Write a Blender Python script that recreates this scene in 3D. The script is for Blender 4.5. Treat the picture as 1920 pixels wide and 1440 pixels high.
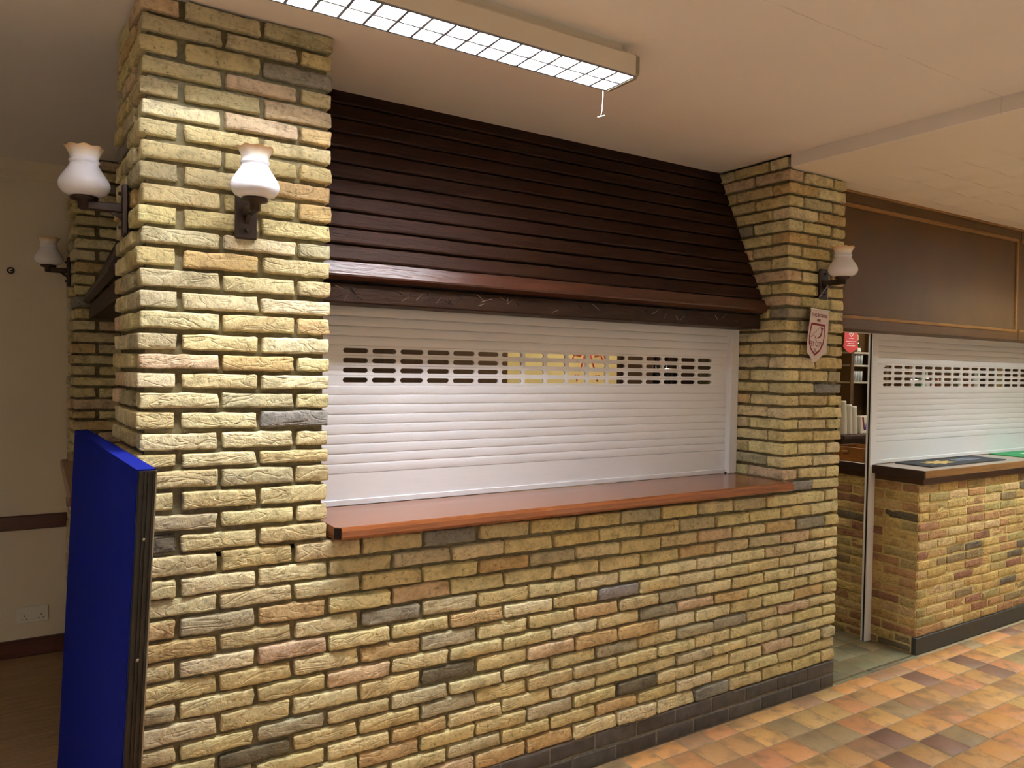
import bpy, math, random
from mathutils import Vector, Matrix, noise
R = random.Random(7)
scene = bpy.context.scene
C = scene.collection
for o in list(bpy.data.objects):
    bpy.data.objects.remove(o, do_unlink=True)

# ------------------------------------------------------------------ camera, world, exposure
CAM = Vector((-0.24225, -2.37414, 1.61943)); YAW, PITCH, ROLL, F = 0.56275, -0.02202, 0.01799, 1414.33
fw = Vector((math.sin(YAW)*math.cos(PITCH), math.cos(YAW)*math.cos(PITCH), math.sin(PITCH)))
rt0 = Vector((math.cos(YAW), -math.sin(YAW), 0)); up0 = rt0.cross(fw)
rt = rt0*math.cos(ROLL) + up0*math.sin(ROLL); up = up0*math.cos(ROLL) - rt0*math.sin(ROLL)
cd = bpy.data.cameras.new('camera'); cam = bpy.data.objects.new('camera', cd); C.objects.link(cam)
cam.matrix_world = Matrix(((rt.x, up.x, -fw.x, CAM.x), (rt.y, up.y, -fw.y, CAM.y), (rt.z, up.z, -fw.z, CAM.z), (0, 0, 0, 1)))
cd.sensor_width = 36.0; cd.lens = F/1920*36.0; cd.clip_start = 0.05; cd.clip_end = 100
scene.camera = cam
w = bpy.data.worlds.new('world'); scene.world = w; w.use_nodes = True
w.node_tree.nodes['Background'].inputs[0].default_value = (0.9, 0.85, 0.8, 1)
w.node_tree.nodes['Background'].inputs[1].default_value = 0.02
scene.view_settings.view_transform = 'Standard'; scene.view_settings.look = 'None'
scene.view_settings.gamma = 1.0; scene.view_settings.use_curve_mapping = False
scene.view_settings.exposure = 0.2
scene.cycles.max_bounces = 7; scene.cycles.transmission_bounces = 4
TUBE_MAIN, TUBE_HALL, TUBE_BAR = 222.0, 108.0, 36.0      # strength of the fluorescent tubes

def seen(p, m=20):                                      # is a point inside the photograph's frame
    d = Vector(p) - CAM; z = d.dot(fw)
    if z < 0.1: return False
    x = 960 + F*d.dot(rt)/z; y = 720 - F*d.dot(up)/z
    return -m < x < 1920 + m and -m < y < 1440 + m

# ------------------------------------------------------------------ materials
def lin(r, g, b):
    f = lambda c: (c/255/12.92) if c/255 <= 0.04045 else ((c/255 + 0.055)/1.055)**2.4
    return (f(r), f(g), f(b), 1.0)

class Mt:
    def __init__(s, name, col=(200, 200, 200), rough=0.6, metal=0.0, spec=0.5):
        s.m = bpy.data.materials.new(name); s.m.use_nodes = True
        s.t = s.m.node_tree; s.N = s.t.nodes; s.L = s.t.links
        s.b = s.N['Principled BSDF']
        s.b.inputs['Base Color'].default_value = lin(*col)
        s.b.inputs['Roughness'].default_value = rough
        s.b.inputs['Metallic'].default_value = metal
        s.b.inputs['Specular IOR Level'].default_value = spec
    def n(s, typ, **kw):
        nd = s.N.new(typ)
        for k, v in kw.items():
            if k in nd.inputs: nd.inputs[k].default_value = v
            else: setattr(nd, k, v)
        return nd
    def l(s, a, b): s.L.new(a, b)
    def coord(s, scale=(1, 1, 1), rand=True):
        tc = s.n('ShaderNodeTexCoord'); mp = s.n('ShaderNodeMapping'); mp.inputs['Scale'].default_value = scale
        s.l(tc.outputs['Object'], mp.inputs['Vector'])
        if rand:
            oi = s.n('ShaderNodeObjectInfo'); mu = s.n('ShaderNodeMath', operation='MULTIPLY'); mu.inputs[1].default_value = 61.7
            s.l(oi.outputs['Random'], mu.inputs[0]); cb = s.n('ShaderNodeCombineXYZ')
            for i in range(3): s.l(mu.outputs[0], cb.inputs[i])
            s.l(cb.outputs[0], mp.inputs['Location'])
        return mp.outputs[0]
    def noise(s, vec, scale, detail=4, rough=0.55, dist=0.0):
        nz = s.n('ShaderNodeTexNoise'); nz.inputs['Scale'].default_value = scale; nz.inputs['Detail'].default_value = detail
        nz.inputs['Roughness'].default_value = rough; nz.inputs['Distortion'].default_value = dist
        s.l(vec, nz.inputs['Vector']); return nz.outputs['Fac']
    def ramp(s, fac, stops):
        r = s.n('ShaderNodeValToRGB'); e = r.color_ramp.elements
        while len(e) < len(stops): e.new(0.5)
        for el, (p, c) in zip(e, stops): el.position = p; el.color = c
        s.l(fac, r.inputs[0]); return r.outputs[0]
    def mix(s, fac, a, b, mode='MIX'):
        m = s.n('ShaderNodeMix'); m.data_type = 'RGBA'; m.blend_type = mode
        for sock, v in ((m.inputs['Factor'], fac), (m.inputs['A'] if False else m.inputs[6], a), (m.inputs[7], b)):
            if hasattr(v, 'is_linked') or hasattr(v, 'links'): s.l(v, sock)
            else: sock.default_value = v
        return m.outputs[2]
    def base(s, sock): s.l(sock, s.b.inputs['Base Color'])
    def bump(s, h, strength=0.4, dist=0.004):
        b = s.n('ShaderNodeBump'); b.inputs['Strength'].default_value = strength; b.inputs['Distance'].default_value = dist
        s.l(h, b.inputs['Height']); s.l(b.outputs[0], s.b.inputs['Normal'])

def g(v): return (v, v, v, 1)
def brick_mat(name, dark=0.55, crease=True):
    m = Mt(name, rough=0.93, spec=0.15)
    oi = m.n('ShaderNodeObjectInfo'); v = m.coord()
    n1 = m.noise(v, 16, 3, 0.65, 0.5); n2 = m.noise(v, 75, 3, 0.7)
    c = m.mix(1.0, oi.outputs['Color'], m.ramp(n1, [(0.3, (0.66, 0.64, 0.60, 1)), (0.5, (0.98, 0.97, 0.95, 1)), (0.72, (1.16, 1.13, 1.05, 1))]), 'MULTIPLY')
    c = m.mix(1.0, c, m.ramp(n2, [(0.28, g(0.38)), (0.42, g(0.93)), (0.75, g(1.10))]), 'MULTIPLY')
    m.base(c)
    # hand-thrown folds: sparse tilted grooves over a lumpy face
    tc = m.n('ShaderNodeTexCoord'); mp = m.n('ShaderNodeMapping'); mp.inputs['Scale'].default_value = (5, 5, 13)
    mp.inputs['Rotation'].default_value = (0, 0.45, 0)
    m.l(tc.outputs['Object'], mp.inputs[0]); mu = m.n('ShaderNodeMath', operation='MULTIPLY'); mu.inputs[1].default_value = 37.0
    m.l(oi.outputs['Random'], mu.inputs[0]); cb = m.n('ShaderNodeCombineXYZ'); m.l(mu.outputs[0], cb.inputs[0]); m.l(mu.outputs[0], cb.inputs[2]); m.l(cb.outputs[0], mp.inputs['Location'])
    cr = m.noise(mp.outputs[0], 1.5, 2, 0.5, 0.9)
    gr = m.ramp(cr, [(0.0, g(0.9)), (0.455, g(0.75)), (0.50, g(0.0)), (0.525, g(0.62)), (1.0, g(0.5))])
    n3 = m.noise(v, 30, 3, 0.6)
    ad = m.n('ShaderNodeMath', operation='MULTIPLY_ADD'); ad.inputs[1].default_value = 0.34; m.l(gr, ad.inputs[0])
    sc = m.n('ShaderNodeMath', operation='MULTIPLY_ADD'); sc.inputs[1].default_value = 0.30; m.l(n2, sc.inputs[0])
    sd_ = m.n('ShaderNodeMath', operation='MULTIPLY'); sd_.inputs[1].default_value = 0.9; m.l(n3, sd_.inputs[0]); m.l(sd_.outputs[0], sc.inputs[2]); m.l(sc.outputs[0], ad.inputs[2])
    m.bump(ad.outputs[0], 0.8, 0.009)
    return m.m
M = {}
M['brick'] = brick_mat('yellow stock brick')
m = Mt('blue black plinth brick', rough=0.55); oi = m.n('ShaderNodeObjectInfo'); n1 = m.noise(m.coord(), 22, 5)
m.base(m.mix(1.0, oi.outputs['Color'], m.ramp(n1, [(0.3, g(0.6)), (0.7, g(1.3))]), 'MULTIPLY')); m.bump(n1, 0.3, 0.004); M['plinth'] = m.m
def plain(key, name, col, rough, metal=0.0, spec=0.5, nscale=None, amp=0.15, bump=0.0, bdist=0.002, stretch=(1, 1, 1)):
    m = Mt(name, col, rough, metal, spec)
    if nscale:
        f = m.noise(m.coord(stretch), nscale, 5)
        m.base(m.mix(1.0, lin(*col), m.ramp(f, [(0.3, g(1 - amp)), (0.7, g(1 + amp))]), 'MULTIPLY'))
        if bump: m.bump(f, bump, bdist)
    M[key] = m.m
plain('mortar', 'grey olive mortar', (122, 112, 84), 0.95, spec=0.1, nscale=45, amp=0.3, bump=0.6, bdist=0.006)
plain('mortar_dark', 'dark plinth mortar', (120, 112, 98), 0.95, spec=0.1, nscale=45, amp=0.25, bump=0.4)
plain('mortar_bar', 'buff mortar', (196, 176, 118), 0.95, spec=0.1, nscale=40, amp=0.25, bump=0.7, bdist=0.005)
plain('paint_black', 'black skirting paint', (44, 45, 42), 0.5, nscale=30, amp=0.25, bump=0.3)
plain('cream', 'cream wall paint', (226, 212, 186), 0.85, spec=0.2, nscale=3, amp=0.03)
plain('hallwall', 'magnolia hall paint', (242, 234, 220), 0.85, spec=0.2)
plain('white_gloss', 'white powder coat', (236, 236, 238), 0.38, nscale=60, amp=0.015, stretch=(0.1, 0.1, 4))
plain('white_plastic', 'white plastic', (228, 222, 210), 0.4)
plain('beige_metal', 'off white luminaire enamel', (222, 208, 186), 0.5)
plain('cap_grey', 'grey plastic end cap', (150, 138, 112), 0.5)
plain('black', 'black rubber', (16, 15, 14), 0.6)
plain('iron', 'dark bronze iron', (52, 40, 33), 0.45, metal=0.6, nscale=40, amp=0.25)
plain('frame_dark', 'dark bronze aluminium', (46, 38, 28), 0.4, metal=0.5)
plain('chrome', 'chrome', (220, 222, 225), 0.15, metal=1.0)
plain('steel', 'steel screw', (150, 140, 120), 0.35, metal=0.9)
plain('string', 'white cord', (232, 226, 220), 0.9)
plain('red', 'red satin', (214, 60, 62), 0.55)
plain('maroon', 'maroon print', (128, 22, 40), 0.7)
plain('white_cloth', 'white satin', (222, 208, 204), 0.6, nscale=80, amp=0.03)
plain('white_print', 'white print', (240, 232, 230), 0.7)
plain('paper', 'white cup plastic', (238, 232, 214), 0.5)
plain('mat_black', 'dark navy bar mat', (26, 30, 40), 0.75)
plain('mat_gold', 'gold print', (206, 172, 104), 0.7)
plain('mat_grey', 'grey print', (146, 152, 170), 0.7)
plain('mat_green', 'green bar mat', (28, 132, 78), 0.7)
plain('blue_print', 'blue sign', (52, 66, 178), 0.6)
plain('amber', 'amber bottle', (96, 52, 20), 0.15)
plain('green_bottle', 'green bottle', (34, 84, 40), 0.12)
plain('dark_bottle', 'dark bottle', (22, 16, 16), 0.12)
plain('clear_bottle', 'pale spirit bottle', (206, 208, 200), 0.1)
plain('figure_cream', 'cream glazed figure', (210, 196, 130), 0.4)
plain('cream_board', 'cream painted board', (238, 216, 150), 0.7)
plain('interior_brown', 'brown wood panelling', (84, 56, 22), 0.6, nscale=6, amp=0.25, stretch=(6, 6, 0.6))
plain('interior_dark', 'dark back bar wood', (58, 34, 22), 0.55, nscale=8, amp=0.25, stretch=(0.6, 4, 6))
plain('shelf_grey', 'grey beige shelf', (176, 166, 146), 0.6)
plain('olive_wall', 'olive tan wall', (176, 146, 86), 0.8)
# opal lamp glass: white with an amber-tinted rim (tint belongs to the glass, along the shade's own height)
m = Mt('opal glass', (238, 236, 240), 0.12); tc = m.n('ShaderNodeTexCoord'); sx = m.n('ShaderNodeSeparateXYZ'); m.l(tc.outputs['Object'], sx.inputs[0])
mr = m.n('ShaderNodeMapRange'); mr.inputs['From Min'].default_value = 0.105; mr.inputs['From Max'].default_value = 0.142; m.l(sx.outputs['Z'], mr.inputs[0])
m.base(m.ramp(mr.outputs[0], [(0.0, lin(240, 238, 242)), (0.55, lin(240, 226, 204)), (1.0, lin(220, 178, 128))]))
m.b.inputs['Subsurface Weight'].default_value = 0.0; M['opal'] = m.m
# drinking glass, white mixed in for its bright highlights
m = Mt('whitened glass', (240, 245, 245), 0.03); m.b.inputs['Transmission Weight'].default_value = 0.45; m.b.inputs['IOR'].default_value = 1.3; M['glass'] = m.m
# blue felt
m = Mt('blue felt', (20, 28, 110), 0.98, spec=0.05); v = m.coord(rand=False); n1 = m.noise(v, 260, 3); vo = m.noise(v, 28, 2)
c = m.mix(1.0, lin(20, 30, 118), m.ramp(n1, [(0.3, g(0.75)), (0.7, g(1.25))]), 'MULTIPLY'); m.base(m.mix(m.ramp(vo, [(0.795, g(0)), (0.81, g(0.35))]), c, lin(150, 160, 200))); m.bump(n1, 0.4, 0.002)
M['felt'] = m.m
# woods
def wood(key, name, c1, c2, rough, axis='x', scale=3.0, coat=0.0, bump=0.12, marks=False, spec=0.5):
    m = Mt(name, c1, rough, spec=spec)
    st = {'x': (0.35, 6, 6), 'y': (6, 0.35, 6), 'z': (6, 6, 0.35)}[axis]
    v = m.coord(st); f = m.noise(v, scale, 6, 0.6, 0.8); f2 = m.noise(v, scale*6, 4, 0.6)
    c = m.mix(f, lin(*c1), lin(*c2)); c = m.mix(1.0, c, m.ramp(f2, [(0.35, g(0.72)), (0.6, g(1.05))]), 'MULTIPLY')
    m.base(c); h = f2
    if marks:
        vn = m.noise(m.coord((4, 4, 22)), 3.0, 2, 0.5, 1.0); h = m.mix(0.5, f2, vn)
    m.bump(h, bump, 0.006); m.b.inputs['Coat Weight'].default_value = coat; m.b.inputs['Coat Roughness'].default_value = 0.1
    M[key] = m.m
wood('hood', 'dark stained hood board', (34, 18, 11), (52, 28, 17), 0.5, 'x', 3, 0.0, 0.5, True, spec=0.12)
wood('hood_y', 'dark stained hood board side', (36, 19, 11), (58, 31, 18), 0.55, 'y', 3, 0.0, 0.5, True)
wood('beam', 'charcoal stained beam', (34, 21, 14), (54, 34, 22), 0.5, 'x', 4, 0.0, 0.5, True, spec=0.15)
wood('hood_low', 'highlit glossy hood board', (52, 25, 15), (80, 42, 26), 0.32, 'x', 3, 0.0, 0.5, True, spec=0.5)  # glossier bottom board; its lighter colour carries the highlight
wood('counter', 'polished mahogany', (122, 66, 32), (160, 96, 54), 0.22, 'x', 2.2, 0.35, 0.03)
wood('counter_y', 'polished mahogany side', (116, 56, 28), (150, 80, 44), 0.3, 'y', 2.2, 0.3, 0.03)
wood('bar_top', 'varnished bar top', (116, 78, 38), (152, 106, 56), 0.2, 'x', 2.0, 0.6, 0.03)
wood('bar_end', 'dark oak edge', (42, 28, 18), (60, 40, 26), 0.4, 'y', 2.0)
plain('fascia', 'brown veneer fascia', (86, 58, 22), 0.6, nscale=2.5, amp=0.12, stretch=(2, 2, 1))
wood('fascia_frame', 'brown fascia frame', (80, 54, 23), (94, 64, 29), 0.5, 'x', 2)
wood('bead', 'light oak beading', (140, 98, 46), (158, 114, 58), 0.5, 'x', 3)
wood('shade_strip', 'brown bar bearer', (64, 40, 24), (82, 52, 32), 0.5, 'x', 2)
wood('rail', 'mahogany dado', (66, 28, 18), (84, 38, 24), 0.4, 'x', 2)
wood('plank', 'brown wood floor plank', (138, 108, 74), (160, 128, 92), 0.5, 'x', 2.5, 0.0, 0.06)
wood('tray', 'varnished tray wood', (132, 82, 32), (156, 100, 42), 0.4, 'y', 2)
# ceilings
m = Mt('matt ceiling paint', (244, 236, 226), 0.9, spec=0.15); v = m.coord(rand=False); f = m.noise(v, 2.2, 3)
c = m.mix(1.0, lin(244, 236, 226), m.ramp(f, [(0.3, g(0.985)), (0.7, g(1.015))]), 'MULTIPLY')
sp = m.n('ShaderNodeSeparateXYZ'); m.l(v, sp.inputs[0]); wob = m.noise(v, 9, 3)
a = m.n('ShaderNodeMath', operation='MULTIPLY_ADD'); a.inputs[1].default_value = 0.018; a.inputs[2].default_value = 0.931 - 0.009; m.l(wob, a.inputs[0])
b = m.n('ShaderNodeMath', operation='ADD'); m.l(sp.outputs['Y'], b.inputs[0]); m.l(a.outputs[0], b.inputs[1])
ab = m.n('ShaderNodeMath', operation='ABSOLUTE'); m.l(b.outputs[0], ab.inputs[0])
lt = m.n('ShaderNodeMath', operation='LESS_THAN'); lt.inputs[1].default_value = 0.0022; m.l(ab.outputs[0], lt.inputs[0])
br = m.n('ShaderNodeMath', operation='MULTIPLY'); m.l(lt.outputs[0], br.inputs[0]); m.l(m.ramp(m.noise(v, 5, 2), [(0.40, g(0.03)), (0.62, g(0.32))]), br.inputs[1])
m.base(m.mix(br.outputs[0], c, lin(150, 130, 110))); M['ceiling'] = m.m
plain('ceiling_artex', 'textured ceiling paint', (242, 233, 216), 0.9, spec=0.15)
# quarry tiles: flashed fire marks from the tile's own object colour and noise
m = Mt('quarry tile', rough=0.55, spec=0.4); oi = m.n('ShaderNodeObjectInfo'); v = m.coord(); n1 = m.noise(v, 1.7, 2, 0.5, 0.3); n2 = m.noise(v, 10, 5)
c = m.mix(m.ramp(n1, [(0.48, g(0)), (0.72, g(0.75))]), oi.outputs['Color'], lin(136, 112, 84))
m.base(m.mix(1.0, c, m.ramp(n2, [(0.3, g(0.93)), (0.7, g(1.05))]), 'MULTIPLY')); m.bump(n2, 0.06, 0.003); M['tile'] = m.m
plain('grout', 'grey grout', (158, 140, 112), 0.9, nscale=40, amp=0.15)
def emit(key, name, col, strength):
    m = bpy.data.materials.new(name); m.use_nodes = True; t = m.node_tree; t.nodes.remove(t.nodes['Principled BSDF'])
    e = t.nodes.new('ShaderNodeEmission'); e.inputs[0].default_value = col; e.inputs[1].default_value = strength
    t.links.new(e.outputs[0], t.nodes['Material Output'].inputs[0]); M[key] = m
emit('tube_main', 'lit fluorescent tube', (0.90, 0.93, 1.0, 1), TUBE_MAIN)
emit('tube_hall', 'lit hall tube', (0.95, 0.97, 0.99, 1), TUBE_HALL)
emit('tube_front', 'lit bar front tube', (0.90, 1.0, 0.97, 1), TUBE_HALL*2.2)
emit('tube_backbar', 'lit back bar tube', (1.0, 0.95, 0.85, 1), TUBE_BAR*1.6)
emit('tube_bar', 'lit bar tube', (1.0, 0.93, 0.78, 1), TUBE_BAR)
plain('blade_shade', 'shaded louvre edge', (120, 124, 130), 0.6)  # grey puts the shade of the blades' undersides into the colour
plain('louvre', 'bright aluminium louvre', (226, 232, 242), 0.16, metal=1.0)

# ------------------------------------------------------------------ mesh helpers
class MB:
    def __init__(s): s.v = []; s.f = []
    def add(s, vs, fs):
        k = len(s.v); s.v += [tuple(p) for p in vs]; s.f += [tuple(i + k for i in f) for f in fs]; return s
    def box(s, x0, x1, y0, y1, z0, z1):
        return s.add([(x0, y0, z0), (x1, y0, z0), (x1, y1, z0), (x0, y1, z0), (x0, y0, z1), (x1, y0, z1), (x1, y1, z1), (x0, y1, z1)],
                     [(0, 3, 2, 1), (4, 5, 6, 7), (0, 1, 5, 4), (1, 2, 6, 5), (2, 3, 7, 6), (3, 0, 4, 7)])
    def bbox(s, x0, x1, y0, y1, z0, z1, b=0.004):          # box with all edges bevelled
        vs = []; idx = {}
        X, Y, Z = (x0, x1), (y0, y1), (z0, z1)
        for i in (0, 1):
            for j in (0, 1):
                for k in (0, 1):
                    d = (b if i == 0 else -b, b if j == 0 else -b, b if k == 0 else -b)
                    p = (X[i], Y[j], Z[k])
                    for ax in range(3):
                        q = [p[n] + (d[n] if n != ax else 0) for n in range(3)]
                        idx[(i, j, k, ax)] = len(vs); vs.append(q)
        F_ = []
        I = idx
        for s_ in (0, 1):
            F_ += [[I[(s_, a, c, 0)] for a, c in ((0, 0), (1, 0), (1, 1), (0, 1))], [I[(a, s_, c, 1)] for a, c in ((0, 0), (1, 0), (1, 1), (0, 1))], [I[(a, c, s_, 2)] for a, c in ((0, 0), (1, 0), (1, 1), (0, 1))]]
        for a in (0, 1):
            for c in (0, 1):
                F_ += [[I[(0, a, c, 1)], I[(1, a, c, 1)], I[(1, a, c, 2)], I[(0, a, c, 2)]],
                       [I[(a, 0, c, 0)], I[(a, 1, c, 0)], I[(a, 1, c, 2)], I[(a, 0, c, 2)]],
                       [I[(a, c, 0, 0)], I[(a, c, 1, 0)], I[(a, c, 1, 1)], I[(a, c, 0, 1)]]]
        for i in (0, 1):
            for j in (0, 1):
                for k in (0, 1): F_.append([I[(i, j, k, 0)], I[(i, j, k, 1)], I[(i, j, k, 2)]])
        return s.add(vs, F_)
    def prism(s, poly, axis, a, b):                         # polygon in the two other axes, extruded a..b along axis
        n = len(poly)
        def P(t, q): return {'x': (t, q[0], q[1]), 'y': (q[0], t, q[1]), 'z': (q[0], q[1], t)}[axis]
        vs = [P(a, q) for q in poly] + [P(b, q) for q in poly]
        fs = [tuple(range(n)), tuple(range(2*n - 1, n - 1, -1))] + [(i, (i + 1) % n, n + (i + 1) % n, n + i) for i in range(n)]
        return s.add(vs, fs)
    def lathe(s, prof, cx, cy, n=32, wav=None):
        vs = []; fs = []
        for j, (r, z) in enumerate(prof):
            for i in range(n):
                t = 2*math.pi*i/n; rr, zz = (r, z) if wav is None else wav(j, t, r, z)
                vs.append((cx + rr*math.cos(t), cy + rr*math.sin(t), zz))
        for j in range(len(prof) - 1):
            for i in range(n):
                fs.append((j*n + i, j*n + (i + 1) % n, (j + 1)*n + (i + 1) % n, (j + 1)*n + i))
        return s.add(vs, fs)
    def tube(s, pts, r, n=8):
        pts = [Vector(p) for p in pts]; vs = []; fs = []
        for i, p in enumerate(pts):
            d = (pts[min(i + 1, len(pts) - 1)] - pts[max(i - 1, 0)]).normalized()
            a = d.orthogonal().normalized() if i == 0 else (pa - d*pa.dot(d)).normalized()
            pa = a; b = d.cross(a)
            for k in range(n):
                t = 2*math.pi*k/n; vs.append(p + (a*math.cos(t) + b*math.sin(t))*r)
        for i in range(len(pts) - 1):
            for k in range(n): fs.append((i*n + k, i*n + (k + 1) % n, (i + 1)*n + (k + 1) % n, (i + 1)*n + k))
        fs += [tuple(range(n - 1, -1, -1)), tuple((len(pts) - 1)*n + k for k in range(n))]
        return s.add(vs, fs)
    def mesh(s, name, mat, off=(0, 0, 0), smooth=False):
        me = bpy.data.meshes.new(name); me.from_pydata([(x - off[0], y - off[1], z - off[2]) for x, y, z in s.v], [], s.f)
        import bmesh
        bm = bmesh.new(); bm.from_mesh(me); bmesh.ops.recalc_face_normals(bm, faces=bm.faces); bm.to_mesh(me); bm.free()
        me.materials.append(M[mat])
        if smooth: me.shade_smooth()
        me.update(); return me
WL = {}
def link(name, me, parent=None, wloc=(0, 0, 0)):
    o = bpy.data.objects.new(name, me); C.objects.link(o); WL[o] = Vector(wloc)
    if parent is not None:
        o.parent = parent; o.location = Vector(wloc) - WL[parent]
    else: o.location = wloc
    return o
def tag(o, label, cat=None, group=None, kind=None):
    o['label'] = label
    if cat: o['category'] = cat
    if group: o['group'] = group
    if kind: o['kind'] = kind
    return o
def thing(name, label, cat, loc, group=None): return tag(link(name, None, None, loc), label, cat, group)
def part(name, mb, mat, parent, smooth=False, origin=None, label=None):
    w_ = Vector(origin) if origin is not None else WL[parent]
    o = link(name, mb.mesh(name, mat, w_, smooth), parent, w_)
    if label: o['label'] = label
    return o
def single(name, mb, mat, label, cat, origin, group=None, smooth=False, kind=None):
    return tag(link(name, mb.mesh(name, mat, origin, smooth), None, origin), label, cat, group, kind)
def struct(name, mb, mat, label, cat, smooth=False):
    return tag(link(name, mb.mesh(name, mat, (0, 0, 0), smooth)), label, cat, None, 'structure')
def text_mb(txt, size, sx=1.0, extr=0.0004):
    cu = bpy.data.curves.new('txt', 'FONT'); cu.body = txt; cu.size = size; cu.align_x = 'CENTER'; cu.extrude = extr; cu.resolution_u = 3
    o = bpy.data.objects.new('txt', cu); C.objects.link(o)
    me = bpy.data.meshes.new_from_object(o.evaluated_get(bpy.context.evaluated_depsgraph_get()))
    b = MB(); b.v = [(v.co.x*sx, v.co.y, v.co.z) for v in me.vertices]; b.f = [tuple(p.vertices) for p in me.polygons]
    bpy.data.objects.remove(o, do_unlink=True); bpy.data.curves.remove(cu); bpy.data.meshes.remove(me); return b

# ------------------------------------------------------------------ room shell
CH, CL = 2.665, 2.605            # main ceiling and the lower ceiling over the bar
XS = 2.812                       # step in the ceiling
HX0, HX1, HY0 = -3.6, 9.5, -6.5  # hall
b = MB(); b.box(HX0, XS, HY0, 2.6, CH, CH + 0.1); b.box(XS, HX1 + 2, HY0, 2.6, CH + 0.02, CH + 0.1); b.box(XS, XS + 0.021, HY0, 0.0, CL - 0.0004, CH + 0.02)
struct('ceiling', b, 'ceiling', 'flat cream ceiling with a thin plaster crack', 'ceiling')
# lower ceiling: combed plaster relief as real geometry
nx, ny = 150, 96; x0, x1, y0, y1 = XS + 0.02, 6.4, -2.2, 0.12; vs = []; fs = []
for j in range(ny + 1):
    for i in range(nx + 1):
        x = x0 + (x1 - x0)*i/nx; y = y0 + (y1 - y0)*j/ny
        u = x/0.30 + (0.5 if int(math.floor(y/0.17)) % 2 else 0); fx = u - math.floor(u); fy = y/0.17 - math.floor(y/0.17)
        fade = max(0.0, min(1.0, (x - 3.15)/0.4))*max(0.0, min(1.0, (y + 1.3)/0.8))
        fade *= max(0.0, min(1.0, (0.10 - y)/0.12)); h = 0.016*(1 - abs(2*fx - 1))*(fy)*fade
        vs.append((x, y, CL - h))
for j in range(ny):
    for i in range(nx): fs.append((j*(nx + 1) + i, j*(nx + 1) + i + 1, (j + 1)*(nx + 1) + i + 1, (j + 1)*(nx + 1) + i))
b = MB(); b.add(vs, fs); b.box(6.4, HX1 + 2, HY0, 2.6, CL, CL + 0.02); b.box(XS + 0.02, 6.4, HY0, -2.2, CL, CL + 0.02); b.box(3.3, 6.4, 0.12, 2.6, CL, CL + 0.02)
struct('ceiling', b, 'ceiling_artex', 'lower textured ceiling over the bar', 'ceiling')

def zrow_tab():
    Lz = {0: 0, 1: 0.066, 2: 0.132, 3: 0.197, 8: .491, 9: .556, 10: .617, 11: .681, 12: .74, 13: .804, 14: .868, 15: .926, 16: .987, 17: 1.054, 18: 1.117, 19: 1.178, 20: 1.242, 21: 1.306, 22: 1.356, 23: 1.417, 24: 1.478, 25: 1.534, 26: 1.591, 27: 1.648, 28: 1.707, 29: 1.768, 30: 1.828, 31: 1.889, 32: 1.952, 33: 2.008, 34: 2.069, 35: 2.132, 36: 2.194, 37: 2.255, 38: 2.313, 39: 2.37, 40: 2.432, 41: 2.488, 42: 2.551, 43: 2.607, 44: 2.664}
    Rz = {0: 0, 1: 0.067, 2: 0.135, 3: .2, 4: .259, 5: .321, 6: .376, 7: .437, 8: .49, 9: .552, 10: .606, 11: .664, 12: .722, 13: .779, 14: .837, 15: .9, 16: .965, 17: 1.028, 18: 1.087, 19: 1.148, 20: 1.207, 21: 1.272, 22: 1.331, 23: 1.389, 24: 1.451, 25: 1.511, 26: 1.571, 27: 1.633, 28: 1.701, 29: 1.763, 30: 1.819, 31: 1.879, 32: 1.936, 43: 2.603, 44: 2.664}
    def fill(d):
        ks = sorted(d)
        for a, c in zip(ks, ks[1:]):
            for k in range(a + 1, c): d[k] = d[a] + (d[c] - d[a])*(k - a)/(c - a)
        return d
    return fill(Lz), fill(Rz)
LZ, RZ = zrow_tab()
def zr(n, x):
    t = max(0.0, min(1.0, x/3.2625)); return LZ[n]*(1 - t) + RZ[n]*t

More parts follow.
